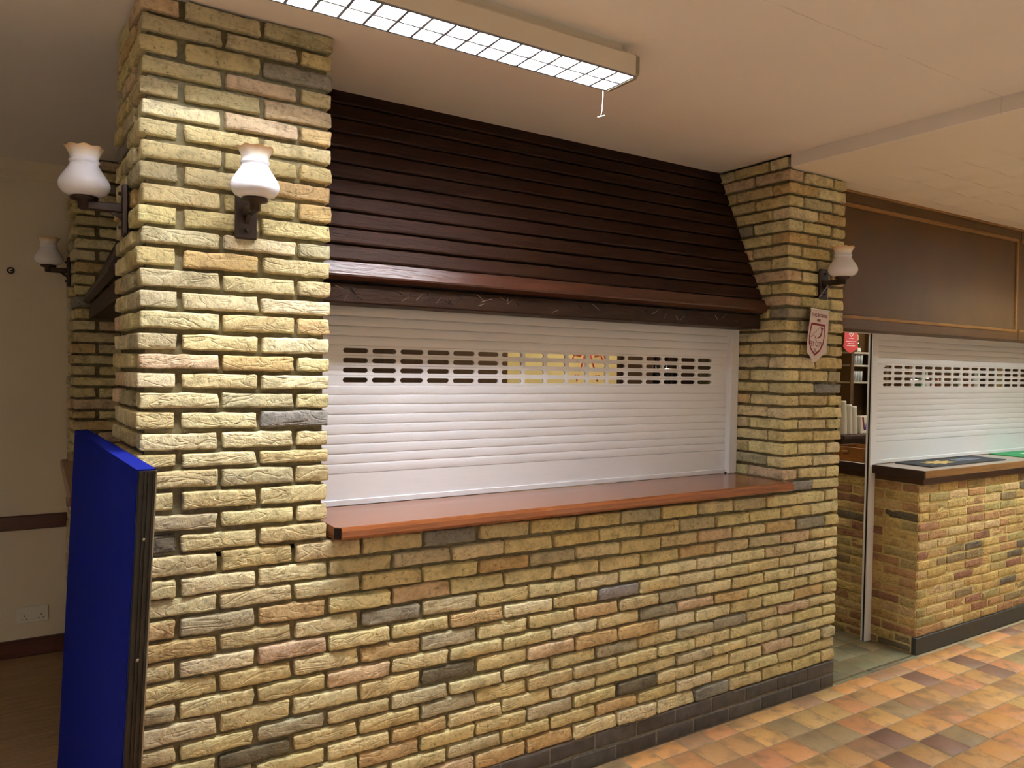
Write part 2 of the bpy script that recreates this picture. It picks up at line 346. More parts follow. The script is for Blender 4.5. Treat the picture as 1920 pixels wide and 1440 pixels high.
def brick_mesh(name, L, H, D, seed, mat, nx=7, nz=3, rough=1.0, rad=0.0045):
    rr = random.Random(seed)
    def lin_(a, n, r): return [-a/2] + [-a/2 + r + (a - 2*r)*i/(n - 2) for i in range(n - 1)] + [a/2]
    xs = lin_(L, nx, rad*1.6); zs = lin_(H, nz + 1, rad*1.4); ys = [0.0, rad*1.4, D]
    off = Vector((rr.uniform(0, 50), rr.uniform(0, 50), rr.uniform(0, 50)))
    V = {}; vs = []; fs = []
    def vert(i, j, k):
        if (i, j, k) in V: return V[(i, j, k)]
        p = Vector((xs[i], ys[j], zs[k]))
        c = Vector((max(-L/2 + rad, min(L/2 - rad, p.x)), max(rad, p.y), max(-H/2 + rad, min(H/2 - rad, p.z))))
        d = p - c
        if d.length > 1e-6: p = c + d.normalized()*rad
        n1 = noise.noise_vector(p*26 + off); n2 = noise.noise_vector(p*75 + off*2)
        p += Vector((n1.x*0.0048, n1.y*0.0034, n1.z*0.0034))*rough + Vector((n2.x*0.0030, n2.y*0.0022, n2.z*0.0030))*rough
        V[(i, j, k)] = len(vs); vs.append(p); return V[(i, j, k)]
    NX, NY, NZ = len(xs) - 1, len(ys) - 1, len(zs) - 1
    for i in range(NX):
        for k in range(NZ): fs.append((vert(i, 0, k), vert(i + 1, 0, k), vert(i + 1, 0, k + 1), vert(i, 0, k + 1)))
        for j in range(NY):
            fs.append((vert(i, j, 0), vert(i, j + 1, 0), vert(i + 1, j + 1, 0), vert(i + 1, j, 0)))
            fs.append((vert(i, j, NZ), vert(i + 1, j, NZ), vert(i + 1, j + 1, NZ), vert(i, j + 1, NZ)))
    for k in range(NZ):
        for j in range(NY):
            fs.append((vert(0, j, k), vert(0, j, k + 1), vert(0, j + 1, k + 1), vert(0, j + 1, k)))
            fs.append((vert(NX, j, k), vert(NX, j + 1, k), vert(NX, j + 1, k + 1), vert(NX, j, k + 1)))
    me = bpy.data.meshes.new(name); me.from_pydata(vs, [], fs); me.materials.append(M[mat]); me.shade_smooth(); me.update(); return me
BL, BH, BD = 0.2135, 0.0495, 0.100
STR = [brick_mesh('brick', BL, BH, BD, 100 + i, 'brick', 11) for i in range(16)]
HLF = [brick_mesh('brick', 0.1015, BH, BD, 200 + i, 'brick', 6) for i in range(10)]
PST = [brick_mesh('plinth_brick', BL, BH, BD, 300 + i, 'plinth', 4, 2, 0.35, 0.003) for i in range(3)]
PHF = [brick_mesh('plinth_brick', 0.1015, BH, BD, 310 + i, 'plinth', 3, 2, 0.35, 0.003) for i in range(2)]
PAL = [((216, 203, 154), 24), ((210, 194, 142), 18), ((220, 208, 166), 16), ((202, 187, 142), 12), ((208, 184, 150), 6), ((196, 186, 150), 10), ((180, 172, 140), 5), ((202, 176, 128), 6), ((156, 149, 128), 2), ((142, 139, 132), 2), ((108, 101, 84), 0.9)]
PALB = [((196, 170, 112), 14), ((186, 156, 104), 12), ((176, 140, 100), 10), ((164, 126, 94), 6), ((198, 172, 126), 8), ((146, 108, 86), 2), ((140, 122, 90), 6), ((108, 98, 80), 3), ((168, 152, 104), 9)]
def pick(pal, rr=R):
    t = rr.uniform(0, sum(w_ for _, w_ in pal))
    for c_, w_ in pal:
        t -= w_
        if t <= 0: break
    k = rr.uniform(0.93, 1.05); l_ = lin(*c_); return (l_[0]*k, l_[1]*k*rr.uniform(0.97, 1.02), l_[2]*k*rr.uniform(0.94, 1.04), 1)
def put_brick(parent, me, base, px, py, z0, z1, ang, length, pal=PAL, joint=0.0135, col=None, slope=0.0, jit=1.0):
    """brick with its face centre at px,py; ang turns the face; length is the pitch it fills"""
    o = bpy.data.objects.new('brick', me); C.objects.link(o); o.parent = parent
    j = R.gauss(0, 0.0022)*jit
    nx_, ny_ = math.sin(ang), -math.cos(ang)
    o.location = (px + nx_*j, py + ny_*j, (z0 + z1)/2 + R.uniform(-0.0015, 0.0015)*jit)
    o.rotation_euler = (R.uniform(-0.02, 0.02)*jit, R.uniform(-0.012, 0.012)*jit - math.atan(slope), ang + R.uniform(-0.012, 0.012)*jit)
    o.scale = ((length - joint*R.uniform(0.8, 1.35))/base, 1.0, (z1 - z0 - joint*R.uniform(0.85, 1.2))/BH)
    o.color = col or pick(pal); return o
P = 0.225
def cells(u0, u1, off):
    out = []; u = u0 if off == 0 else u0 - 0.5 if False else u0
    e = u0 + (0.5 if off else 1.0)
    while u < u1 - 1e-6:
        e2 = min(e, u1); out.append((u, e2)); u = e2; e = u + 1.0
    return out
def face_row(parent, ox, oy, dx, dy, row, us, xref=None, skip_first=False, plinth=False, pal=PAL, zf=zr):
    """us: list of (u0,u1) in brick pitches along unit direction d from o; face normal is d turned -90 degrees"""
    ang = math.atan2(dy, dx)
    for k, (a, c) in enumerate(us):
        if skip_first and k == 0: continue
        L_ = (c - a)*P; mid = (a + c)/2*P; x = ox + dx*mid; y = oy + dy*mid
        xr = x if xref is None else xref
        z0, z1 = zf(row - 1, xr), zf(row, xr)
        full = (c - a) > 0.7
        if plinth: me, base = (R.choice(PST), BL) if full else (R.choice(PHF), 0.1015)
        else: me, base = (R.choice(STR), BL) if full else (R.choice(HLF), 0.1015)
        sl = 0.0 if xref is not None else (zf(row, x + 0.1) - zf(row, x - 0.1))/0.2*dx
        col = None
        if plinth: k_ = R.uniform(0.75, 1.3); l_ = lin(66, 62, 58); col = (l_[0]*k_, l_[1]*k_, l_[2]*k_, 1)
        put_brick(parent, me, base, x, y, z0, z1, ang, L_, pal, 0.008 if plinth else 0.0135, col, sl, 0.25 if plinth else 1.0)

RC = 0.021   # depth of the raked joints
# --- front wall under the hatch, full width, rows 1..17
b = MB(); b.box(RC, 3.2625 - RC, RC, 0.30, 0, 1.045)
wf = struct('wall_front', b, 'mortar', 'yellow brick wall below the serving hatch, on a dark brick plinth', 'wall')
b = MB(); b.box(0.004, 3.2585, 0.004, 0.05, 0, 0.133); part('plinth_mortar', b, 'mortar_dark', wf)
for n in range(1, 18):
    face_row(wf, 0, 0, 1, 0, n, cells(0, 14.5, n % 2 == 0), plinth=n <= 2)
# --- left pier, rows 18..44 in front, whole height on its left side
SK = -0.055; sd = Vector((SK, 1, 0)).normalized(); LEFT_A = math.atan2(-sd.y, -sd.x)
b = MB(); q = lambda t, off: (sd.x*t + off, sd.y*t)
p0, p1 = q(RC, RC), q(0.455, RC)
b.prism([(RC, RC), (0.5625 - RC, RC), (0.5625 - RC, 0.46), (p1[0], p1[1])], 'z', 1.03, CH)
b.prism([(RC, 0.29), (0.30, 0.29), (0.30, 0.46), (p1[0], p1[1]), (q(0.29, RC)[0], 0.28)], 'z', 0, 1.031)
wl = struct('wall_left_pier', b, 'mortar', 'tall yellow brick pier carrying two wall lamps', 'wall')
for n in range(18, 45): face_row(wl, 0, 0, 1, 0, n, cells(0, 2.5, n % 2 == 0), skip_first=(n % 2 == 0))
def side_rows(parent, cx, cy, d, n, header_first, length, xref, skip_corner, from_corner=True):
    """rows on a face that runs back from a corner; normal points to -X. Laid from far end to the corner."""
    us = []; u = 0.0; first = 0.47 if header_first else 0.96
    e = first
    while u < length/P - 0.05: us.append((u, min(e, length/P))); u = e; e = u + 1.0
    for k, (a, c) in enumerate(us):
        if k == 0 and header_first and skip_corner: continue
        if k == 0: a -= 0.03
        mid = (a + c)/2*P; L_ = (c - a)*P; full = (c - a) > 0.7
        me, base = (R.choice(STR), BL) if full else (R.choice(HLF), 0.1015)
        put_brick(parent, me, base, cx + d.x*mid, cy + d.y*mid, zr(n - 1, xref), zr(n, xref), math.atan2(-d.y, -d.x), L_)
for n in range(1, 45):
    # odd rows: the front stretcher shows its end on this side; even rows: a stretcher runs back from the corner and shows its end in front
    side_rows(wl, 0.0, 0.0, sd, n, n % 2 == 1, 0.45, 0.0, True)
for n in range(18, 45):          # inner reveal of the left pier towards the hood
    z0, z1 = zr(n - 1, 0.56), zr(n, 0.56); a, c = (0.105, 0.33) if n % 2 == 0 else (0.0, 0.225)
    me = R.choice(STR); a = max(a, 0.11)
    put_brick(wl, R.choice(STR), BL, 0.5625, (a + 0.335)/2 if n % 2 else 0.225, z0, z1, math.pi/2, 0.335 - a if n % 2 else 0.225)
# --- right pier rows 18..44
b = MB(); b.box(XS + RC, 3.2625 - RC, RC, 0.62, 1.03, CL); b.box(XS + RC, 3.2625 - RC, RC + 0.02, 0.62, CL, CH)
b.box(3.0, 3.2625 - RC, 0.29, 0.62, 0, 1.031)
wr = struct('wall_right_pier', b, 'mortar', 'yellow brick pier at the right end of the serving hatch', 'wall')
for n in range(18, 44):
    us = [(12.5, 13.5), (13.5, 14.5)] if n % 2 == 0 else [(12.5, 13.0), (13.0, 14.0), (14.0, 14.5)]
    face_row(wr, 0, 0, 1, 0, n, us, skip_first=(n % 2 == 1))
for n in range(18, 45):
    if n < 44: side_rows(wr, XS, 0.0, Vector((0, 1, 0)), n, n % 2 == 0, 0.50, 2.85, True)
    else: side_rows(wr, XS, 0.02, Vector((0, 1, 0)), n, True, 0.48, 2.85, False)
# --- left side wall below the side hatch and rear pier
RP = Vector((-0.083, 2.13, 0)); s2 = (RP - Vector((sd.x*0.455, sd.y*0.455, 0))); s2n = s2.normalized()
b = MB(); A0 = Vector((sd.x*0.455 + RC, sd.y*0.455, 0))
b.prism([(A0.x, A0.y), (0.30, A0.y), (0.30, 2.14), (RP.x + RC, 2.14)], 'z', 0, 1.03)
ws = struct('wall_left', b, 'mortar', 'low brick wall below the side hatch, behind the blue board', 'wall')
for n in range(1, 18):
    us = cells(0, s2.length/P, n % 2 == 0)
    for a, c in us:
        if c - a < 0.2: continue
        mid = (a + c)/2*P; p = Vector((sd.x*0.455, sd.y*0.455, 0)) + s2n*mid; full = (c - a) > 0.7
        put_brick(ws, R.choice(STR if full else HLF), BL if full else 0.1015, p.x, p.y, zr(n - 1, 0), zr(n, 0), math.atan2(-s2n.y, -s2n.x), (c - a)*P)
b = MB(); b.prism([(RP.x + RC, RP.y + RC), (0.36, RP.y + RC), (0.36, 2.49), (-0.10 + RC, 2.49)], 'z', 0, CH)
wp = struct('wall_rear_pier', b, 'mortar', 'shaded brick pier against the cream back wall', 'wall')
s3 = Vector((-0.017, 0.35, 0)).normalized()
for n in range(1, 45):
    us = cells(0, 1.9, n % 2 == 0)
    face_row(wp, RP.x, RP.y, 1, 0, n, us, xref=0.0, skip_first=(n % 2 == 0))
    side_rows(wp, RP.x, RP.y, s3, n, n % 2 == 1, 0.335, 0.0, True)

# --- bar on the right: brick base with flush buff joints
BX, BY, BZ = 4.057, 0.028, 0.985
b = MB(); b.box(BX + 0.004, 7.9, BY + 0.004, 0.62, 0.0, BZ)
wb = struct('wall_bar', b, 'mortar_bar', 'reddish mixed brick bar front under the varnished counter', 'wall')
MST = [brick_mesh('bar_brick', 0.2, 0.0495, 0.05, 400 + i, 'brick', 6, 3, 0.9, 0.004) for i in range(8)]
MHF = [brick_mesh('bar_brick', 0.095, 0.0495, 0.05, 420 + i, 'brick', 4, 3, 0.9, 0.004) for i in range(5)]
pitch = (BZ - 0.095)/16
for n in range(1, 17):
    z0, z1 = 0.095 + (n - 1)*pitch, 0.095 + n*pitch
    x = BX; L_ = 0.105 if n % 2 else 0.212
    while x < 6.3:
        Lr = L_*R.uniform(0.96, 1.04); full = Lr > 0.15
        put_brick(wb, R.choice(MST if full else MHF), 0.2 if full else 0.095, x + Lr/2, BY, z0, z1, 0, Lr, PALB, 0.010, None, 0, 0.8)
        x += Lr; L_ = 0.212 if R.random() < 0.82 else 0.105
    y = BY + (0.105 if n % 2 == 0 else 0.212)
    y0_ = BY
    segs = [(BY, y)]
    while y < 0.60: segs.append((y, min(y + 0.212, 0.62))); y += 0.212
    for k, (a, c) in enumerate(segs):
        if c - a < 0.05: continue
        full = c - a > 0.15
        put_brick(wb, R.choice(MST if full else MHF), 0.2 if full else 0.095, BX, (a + c)/2, z0, z1, -math.pi/2, c - a, PALB, 0.010, None, 0, 0.8)
for z0, z1 in ((0.0, 0.046), (0.046, 0.095)):
    for a, c in (((0.055, 0.26), (0.26, 0.47), (0.47, 0.61)) if z0 == 0 else ((0.055, 0.155), (0.155, 0.365), (0.365, 0.57))):
        full = c - a > 0.15; put_brick(wb, R.choice(MST if full else MHF), 0.2 if full else 0.095, BX, (a + c)/2, z0, z1, -math.pi/2, c - a, PALB, 0.010, None, 0, 0.8)
b = MB(); b.bbox(BX - 0.006, 7.9, BY - 0.010, BY + 0.02, 0, 0.098, 0.003)
struct('baseboard_bar', b, 'paint_black', 'black skirting along the foot of the bar front', 'skirting')

# --- cream back wall on the left with dado and skirting; hall walls; bar interior walls
b = MB(); b.box(HX0, 0.0, 2.48, 2.58, 0, CH)
b.prism([(2.48, CH), (2.48, CH - 0.085), (2.466, CH - 0.08), (2.43, CH - 0.045), (2.405, CH - 0.012), (2.40, CH)], 'x', HX0, -0.09)
struct('wall_back', b, 'cream', 'cream back wall with a coved top', 'wall')
b = MB(); b.bbox(HX0, -0.095, 2.462, 2.485, 0.692, 0.770, 0.004); struct('trim_1', b, 'rail', 'dark mahogany dado rail on the cream wall', 'dado rail')
b = MB(); b.bbox(HX0, -0.095, 2.460, 2.485, 0.0, 0.094, 0.004); struct('baseboard_back', b, 'rail', 'dark mahogany skirting below the cream wall', 'skirting')
b = MB(); b.box(HX0 - 0.1, HX0, HY0, 2.6, 0, CH); struct('wall_hall_left', b, 'hallwall', 'cream wall at the far left of the hall', 'wall')
b = MB(); b.box(HX0, HX1 + 2, HY0 - 0.1, HY0, 0, CH); struct('wall_hall_rear', b, 'hallwall', 'cream wall across the hall', 'wall')
b = MB(); b.box(HX1 + 2, HX1 + 2.1, HY0, 2.6, 0, CH); struct('wall_hall_right', b, 'hallwall', 'cream wall at the far right of the hall', 'wall')
IY = 2.42
def wallstrip(name, x0_, x1_, mat, label):
    b = MB(); b.box(x0_, x1_, IY, IY + 0.06, 0, CH); return struct(name, b, mat, label, 'wall')
wallstrip('wall_interior_panelled', 0.36, 2.74, 'interior_brown', 'brown panelled wall seen through the left shutter slots')
wallstrip('wall_interior_cream', 2.74, 3.80, 'cream_board', 'bright cream wall seen through the middle shutter slots')
wallstrip('wall_interior_dark', 3.80, 4.44, 'interior_dark', 'dark shelf recess behind the hatch shutter')
wallstrip('wall_interior_olive', 4.44, 6.70, 'olive_wall', 'olive tan wall seen through the rightmost hatch slots')
wallstrip('wall_interior_backbar', 6.70, HX1 + 2, 'interior_dark', 'dark wooden back bar wall behind the bar shutter')

# ------------------------------------------------------------------ floor
b = MB(); b.box(HX0, HX1 + 2, HY0, 2.6, -0.08, -0.004)
fl = struct('floor', b, 'grout', 'floor of quarry tiles and wood planks', 'floor')
plain('hall_floor_bounce', 'pale hall floor', (212, 202, 186), 0.6)  # unseen floor, made pale to bounce light up to the ceiling
b = MB(); b.box(HX0, HX1 + 2, HY0, -2.25, -0.01, 0.0); b.box(HX0, -1.5, -2.25, 0.0, -0.01, 0.0); struct('floor', b, 'hall_floor_bounce', 'unseen hall floor behind the viewer, made pale to bounce light', 'floor')
TX, TY = 0.1555, 0.152
TP = [((214, 156, 96), 16), ((214, 166, 106), 14), ((209, 150, 100), 10), ((196, 152, 102), 11), ((174, 134, 100), 9), ((140, 106, 90), 5), ((204, 166, 110), 10), ((168, 144, 106), 8), ((206, 146, 104), 4)]
TG = [((118, 112, 84), 5), ((104, 100, 78), 5), ((98, 84, 66), 2)]
tb = MB(); tb.bbox(-0.5, 0.5, -0.5, 0.5, -0.012, 0.0, 0.0); 
def tile_mesh():
    e = 0.5; i = 0.475
    vs = [(-e, -e, -0.0035), (e, -e, -0.0035), (e, e, -0.0035), (-e, e, -0.0035), (-i, -i, 0), (i, -i, 0), (i, i, 0), (-i, i, 0)]
    me = bpy.data.meshes.new('tile'); me.from_pydata(vs, [], [(4, 5, 6, 7), (0, 1, 5, 4), (1, 2, 6, 5), (2, 3, 7, 6), (3, 0, 4, 7)])
    me.materials.append(M['tile']); me.shade_smooth(); me.update(); return me
TM = tile_mesh(); tiles = []; rest = MB()
def put_tile(x0_, x1_, y0_, y1_, pal):
    gx = 0.006; cx, cy = (x0_ + x1_)/2, (y0_ + y1_)/2; sx_, sy_ = x1_ - x0_ - gx, y1_ - y0_ - gx
    if any(seen((x_, y_, 0), 30) for x_ in (x0_, x1_) for y_ in (y0_, y1_)):
        tiles.append((( Vector((cx, cy, 0)) - CAM).length, cx, cy, sx_, sy_, pal))
    else:
        rest.add([(x0_ + .003, y0_ + .003, 0), (x1_ - .003, y0_ + .003, 0), (x1_ - .003, y1_ - .003, 0), (x0_ + .003, y1_ - .003, 0)], [(0, 1, 2, 3)])
k0 = int((-1.4 - 2.75)/TX)
for k in range(k0, 30):
    xa = 2.75 + k*TX
    put_tile(xa, xa + TX, -0.098, -0.002, TP)
    for r_ in range(0, 14): put_tile(xa, xa + TX, -0.098 - (r_ + 1)*TY, -0.098 - r_*TY, TP)
for k in range(3, 9):
    xa = 3.285 + (k - 3)*TX
    if xa > 4.0: break
    for r_ in range(0, 7): put_tile(xa, min(xa + TX, 4.05), 0.04 + (r_ - 1)*0.152 + (0.04 if r_ == 0 else 0) + 0.072*(r_ == 0), 0.04 + r_*0.152, TG)
tiles.sort()
for i, (d_, cx, cy, sx_, sy_, pal) in enumerate(tiles):
    if i < 300:
        o = bpy.data.objects.new('tile', TM); C.objects.link(o); o.parent = fl; o.location = (cx, cy, R.uniform(-0.0008, 0.0008)); o.scale = (sx_, sy_, 1)
        o.rotation_euler = (R.uniform(-0.004, 0.004), R.uniform(-0.004, 0.004), 0); o.color = pick(pal)
    else:
        rest.add([(cx - sx_/2, cy - sy_/2, 0), (cx + sx_/2, cy - sy_/2, 0), (cx + sx_/2, cy + sy_/2, 0), (cx - sx_/2, cy + sy_/2, 0)], [(0, 1, 2, 3)])
o = link('tile', rest.mesh('tile_field', 'tile'), fl); o['kind'] = 'stuff'; o.color = lin(196, 138, 82)
pw = 0.28; y = 0.02
while y < 2.45:
    y2 = min(y + pw, 2.46); b = MB(); b.bbox(-1.9, -0.11 + 0.03*(y < 1.0), y + 0.0012, y2 - 0.0012, -0.02, 0.0, 0.0015)
    part('plank', b, 'plank', fl, origin=(-1.0, (y + y2)/2, 0)); y = y2

# ------------------------------------------------------------------ hood over the hatch
HT, HB = (0.472, CH), (0.137, 1.905)       # slope line (Y, Z) top and bottom
hood = thing('slatted_hood', 'dark stained sloping wooden hood of overlapping boards above the white hatch shutter', 'hood', ((0.5625 + XS)/2, 0.3, 1.83))
NB = 12; dv = Vector((HB[0] - HT[0], HB[1] - HT[1])); Ls = dv.length; d2 = dv/Ls; nrm = Vector((d2.y, -d2.x))   # towards -Y
if nrm.x > 0: nrm = -nrm
def wavy_board(x0_, x1_, top, bot, thick, seed, axis='x', n=26):
    """shiplap board between two (across, z) points, its lower edge lifted and slightly wavy (waney)"""
    b = MB(); vs = []; rr = random.Random(seed)
    for i in range(n + 1):
        x = x0_ + (x1_ - x0_)*i/n
        wv = noise.noise(Vector((x*5, seed*3.1, 0)))*0.0035
        t = Vector(top); bo = Vector(bot) + d2*wv
        w2 = noise.noise(Vector((x*4, seed*7.7 + 3, 1)))*0.003; t = t + d2*w2
        sec = [t, t + nrm*(thick - 0.004), t + nrm*thick + d2*0.005, bo + nrm*thick - d2*0.005, bo + nrm*(thick - 0.004), bo]
        vs += [(x, p.x, p.y) for p in sec]
    fs = []
    for i in range(n):
        for k in range(6): fs.append((i*6 + k, i*6 + (k + 1) % 6, (i + 1)*6 + (k + 1) % 6, (i + 1)*6 + k))
    fs += [tuple(range(6)), tuple(n*6 + k for k in range(5, -1, -1))]
    return b.add(vs, fs)
for k in range(NB):
    t = Vector(HT) + d2*(Ls*k/NB + 0.006); bo = Vector(HT) + d2*(Ls*(k + 1)/NB)
    th = 0.024 if k < NB - 1 else 0.034
    b = wavy_board(0.568, XS - 0.004, t, bo - d2*0.004, th, k); o = part('board', b, 'hood' if k < NB - 1 else 'hood_low', hood, origin=(1.7, 0.3, 1.9 + 0.06*(NB - k)))
b = MB(); b.prism([HT, (HB[0] + 0.002, HB[1]), (HB[0] + 0.03, HB[1]), (HT[0] + 0.03, HT[1])], 'x', 0.568, XS - 0.004); part('backing', b, 'black', hood)
b = MB(); b.bbox(0.568, XS - 0.012, 0.142, 0.285, 1.832, 1.902, 0.005); bm_ = part('beam', b, 'beam', hood, origin=(1.7, 0.2, 1.86))
b = MB(); b.box(0.568, XS - 0.012, 0.172, 0.30, 1.896, 1.985); part('light_stop', b, 'black', hood)  # unseen filler added to stop interior light leaking above the beam
plain('cut', 'glinting scratched wood', (150, 132, 122), 0.3)  # paleness puts the glint of the cuts into the colour
for i in range(54):                              # adze cuts across the beam face
    x = 0.64 + 2.0*R.random()**1.8; l_ = R.uniform(0.015, 0.06); a_ = R.choice((-1, 1))*R.uniform(0.25, 1.1); z = R.uniform(1.85, 1.885)
    dx, dz = math.cos(a_)*l_/2, math.sin(a_)*l_/2; dz = max(-0.014, min(0.014, dz)); w_ = R.uniform(0.001, 0.0022)
    b = MB(); b.add([(x - dx, 0.1425, z - dz), (x + dx, 0.1425, z + dz), (x + dx, 0.1425, z + dz + w_), (x - dx, 0.1425, z - dz + w_*2.4), (x, 0.1385, z + w_*1.5)], [(0, 1, 4), (1, 2, 4), (2, 3, 4), (3, 0, 4), (0, 3, 2, 1)])
    part('adze_cut', b, 'cut' if i % 3 == 0 else 'black', bm_, origin=(x, 0.1425, z))

# ------------------------------------------------------------------ roller shutters
SP = 0.0366
def slat_profile(): return [(0.0, 0.0), (0.0022, 0.003), (0.0032, 0.010), (0.0036, 0.020), (0.0030, 0.030), (0.0014, SP - 0.0016), (0.0, SP - 0.0006)]
def slat_mesh(length):
    b = MB(); pr = slat_profile(); n = len(pr)
    vs = [(0, -p[0], p[1]) for p in pr] + [(length, -p[0], p[1]) for p in pr]
    b.add(vs, [(i, i + 1, n + i + 1, n + i) for i in range(n - 1)])
    k = len(b.v); b.box(0, length, 0.0, 0.008, 0.0, SP - 0.0006)
    return b
def slot_slat(length, first, pitch, sw, sh, count):
    b = MB(); zc = SP/2; T = 0.008
    def ring(x0_, x1_, cx):
        W_, H_ = x1_ - x0_, SP - 0.0006
        r = sh/2; L2 = sw/2 - r
        arc = [(math.copysign(L2, math.cos(q)) + r*math.cos(q), r*math.sin(q)) for q in [math.pi*(i/10 - 0.5) for i in range(11)] + [math.pi*(i/10 + 0.5) for i in range(11)]]
        arc = [(L2 + r*math.cos(math.pi*(i/10 - 0.5)), r*math.sin(math.pi*(i/10 - 0.5))) for i in range(11)] + [(-L2 + r*math.cos(math.pi*(i/10 + 0.5)), r*math.sin(math.pi*(i/10 + 0.5))) for i in range(11)]
        angs = sorted(set([round(math.atan2(z_, x_) % (2*math.pi), 9) for x_, z_ in arc] + [round(math.atan2(z_ - zc, x_ - cx) % (2*math.pi), 9) for x_ in (x0_, x1_) for z_ in (0, H_)]))
        inn = []; out = []
        for a in angs:
            c_, s_ = math.cos(a), math.sin(a)
            # ray from the centre to a stadium
            t = r/abs(s_) if abs(s_) > 1e-6 else 1e9
            if abs(t*c_) > L2:
                ox = math.copysign(L2, c_); bq = -c_*ox; disc = bq*bq - (ox*ox - r*r); t = -bq + math.sqrt(max(disc, 0))
            inn.append((cx + c_*t, zc + s_*t))
            ts = []
            if abs(c_) > 1e-9: ts.append(((x1_ - cx) if c_ > 0 else (x0_ - cx))/c_)
            if abs(s_) > 1e-9: ts.append(((H_ - zc) if s_ > 0 else -zc)/s_)
            t = min(ts); out.append((cx + c_*t, zc + s_*t))
        n = len(angs)
        vs = [(x_, -0.002, z_) for x_, z_ in inn] + [(x_, -0.002, z_) for x_, z_ in out] + [(x_, T - 0.002, z_) for x_, z_ in inn] + [(x_, T - 0.002, z_) for x_, z_ in out]
        fs = []
        for i in range(n):
            j = (i + 1) % n
            fs += [(n + i, n + j, j, i), (2*n + i, 2*n + j, 3*n + j, 3*n + i), (i, j, 2*n + j, 2*n + i), (n + i, 3*n + i, 3*n + j, n + j)]
        b.add(vs, fs)
    for k in range(count):
        cx = first + k*pitch + sw/2
        ring(cx - pitch/2, cx + pitch/2, cx)
    xa, xb = first + sw/2 - pitch/2, first + (count - 1)*pitch + sw/2 + pitch/2
    b.box(0, xa, -0.002, 0.006, 0, SP - 0.0006); b.box(xb, length, -0.002, 0.006, 0, SP - 0.0006)
    return b
def shutter(name, label, x0_, x1_, y_, zbot, ztop, zslot0, sfirst, scount, floor_guide=False, right_guide=True):
    t = thing(name, label, 'shutter', ((x0_ + x1_)/2, y_, 0 if floor_guide else zbot))
    L_ = x1_ - x0_
    me = slat_mesh(L_).mesh('slat', 'white_gloss'); ms = slot_slat(L_, sfirst - x0_, 0.1145, 0.098, 0.0185, scount).mesh('slotted_slat', 'white_gloss')
    b = MB(); rb = zbot + 0.098 + (zslot0 - zbot - 0.098) % SP
    b.bbox(x0_, x1_, y_ - 0.010, y_ + 0.012, zbot, zbot + 0.022, 0.002); b.box(x0_, x1_, y_ - 0.003, y_ + 0.008, zbot + 0.022, rb - 0.001)
    part('bottom_rail', b, 'white_gloss', t)
    z = rb
    while z < ztop:
        k = round((z - zslot0)/SP); slotted = 0 <= k < 4
        o = link('slotted_slat' if slotted else 'slat', ms if slotted else me, t, (x0_, y_, z)); z += SP
    return t
s1 = shutter('roller_shutter', 'white roller shutter of the serving hatch with four rows of slots', 0.555, 2.760, 0.315, 1.096, 1.86, 1.5435, 0.714, 17)
for xa, xb in ((2.752, XS - 0.002), (0.5645, 0.60)):
    b = MB(); b.bbox(xa, xb, 0.283, 0.345, 1.096, 1.835, 0.003); part('guide_rail', b, 'white_gloss', s1)
b = MB(); b.box(2.744, 2.752, 0.297, 0.303, 1.0965, 1.104); part('rail_stop', b, 'black', s1)
s2_ = shutter('roller_shutter', 'wide white roller shutter closing the bar on the right', 4.03, 7.8, 0.315, 1.074, 1.90, 1.536, 4.131, 30, True)
b = MB(); b.bbox(4.000, 4.056, 0.300, 0.309, 0.0, 1.862, 0.001); part('guide_post', b, 'white_gloss', s2_)
b = MB(); b.box(4.005, 4.056, 0.309, 0.322, 0.0, 1.862); part('slot_shade', b, 'black', s2_, label='dark slot of the guide channel')  # black fill stands for the shade inside the guide's open slot
b = MB(); b.bbox(4.000, 4.056, 0.322, 0.332, 0.0, 1.862, 0.001); part('guide_edge', b, 'white_gloss', s2_)
b = MB(); b.bbox(3.27, 7.8, 0.30, 0.36, 1.862, 1.90, 0.002); part('head_rail', b, 'white_gloss', s2_)

# ------------------------------------------------------------------ hatch counter
ct = thing('hatch_counter', 'polished mahogany counter shelf projecting below the white hatch shutter', 'counter', (1.69, 0.1, 1.03))
ZT = 1.096; b = MB(); yf = -0.064
prof = [(0.36, ZT), (yf + 0.012, ZT), (yf + 0.004, ZT - 0.004), (yf, ZT - 0.012), (yf, ZT - 0.03), (yf + 0.008, ZT - 0.04), (0.012, ZT - 0.04), (0.36, ZT - 0.04)]
n_ = 2
b.prism([(0.30, ZT), (yf + 0.012, ZT), (yf + 0.004, ZT - 0.004), (yf, ZT - 0.012), (yf, ZT - 0.030), (yf + 0.008, ZT - 0.040), (0.30, ZT - 0.040)], 'x', 0.585, XS + 0.004)
# left end: corner cut off at 45 degrees
b.add([(0.585, 0.30, ZT), (0.585, yf + 0.012, ZT), (0.568, -0.035, ZT), (0.5645, 0.30, ZT), (0.585, 0.30, ZT - 0.04), (0.585, yf + 0.012, ZT - 0.04), (0.568, -0.035, ZT - 0.04), (0.5645, 0.30, ZT - 0.04)],
      [(0, 3, 2, 1), (4, 5, 6, 7), (1, 2, 6, 5), (2, 3, 7, 6)])
part('counter_top', b, 'counter', ct)
b = MB(); b.add([(0.5845, yf + 0.010, ZT - 0.003), (0.567, -0.036, ZT - 0.003), (0.567, -0.036, ZT - 0.037), (0.5845, yf + 0.010, ZT - 0.037), (0.5845, yf + 0.0095, ZT - 0.003), (0.567, -0.0365, ZT - 0.003), (0.567, -0.0365, ZT - 0.037), (0.5845, yf + 0.0095, ZT - 0.037)],
                [(0, 1, 2, 3), (4, 7, 6, 5), (0, 4, 5, 1), (1, 5, 6, 2), (2, 6, 7, 3), (3, 7, 4, 0)])
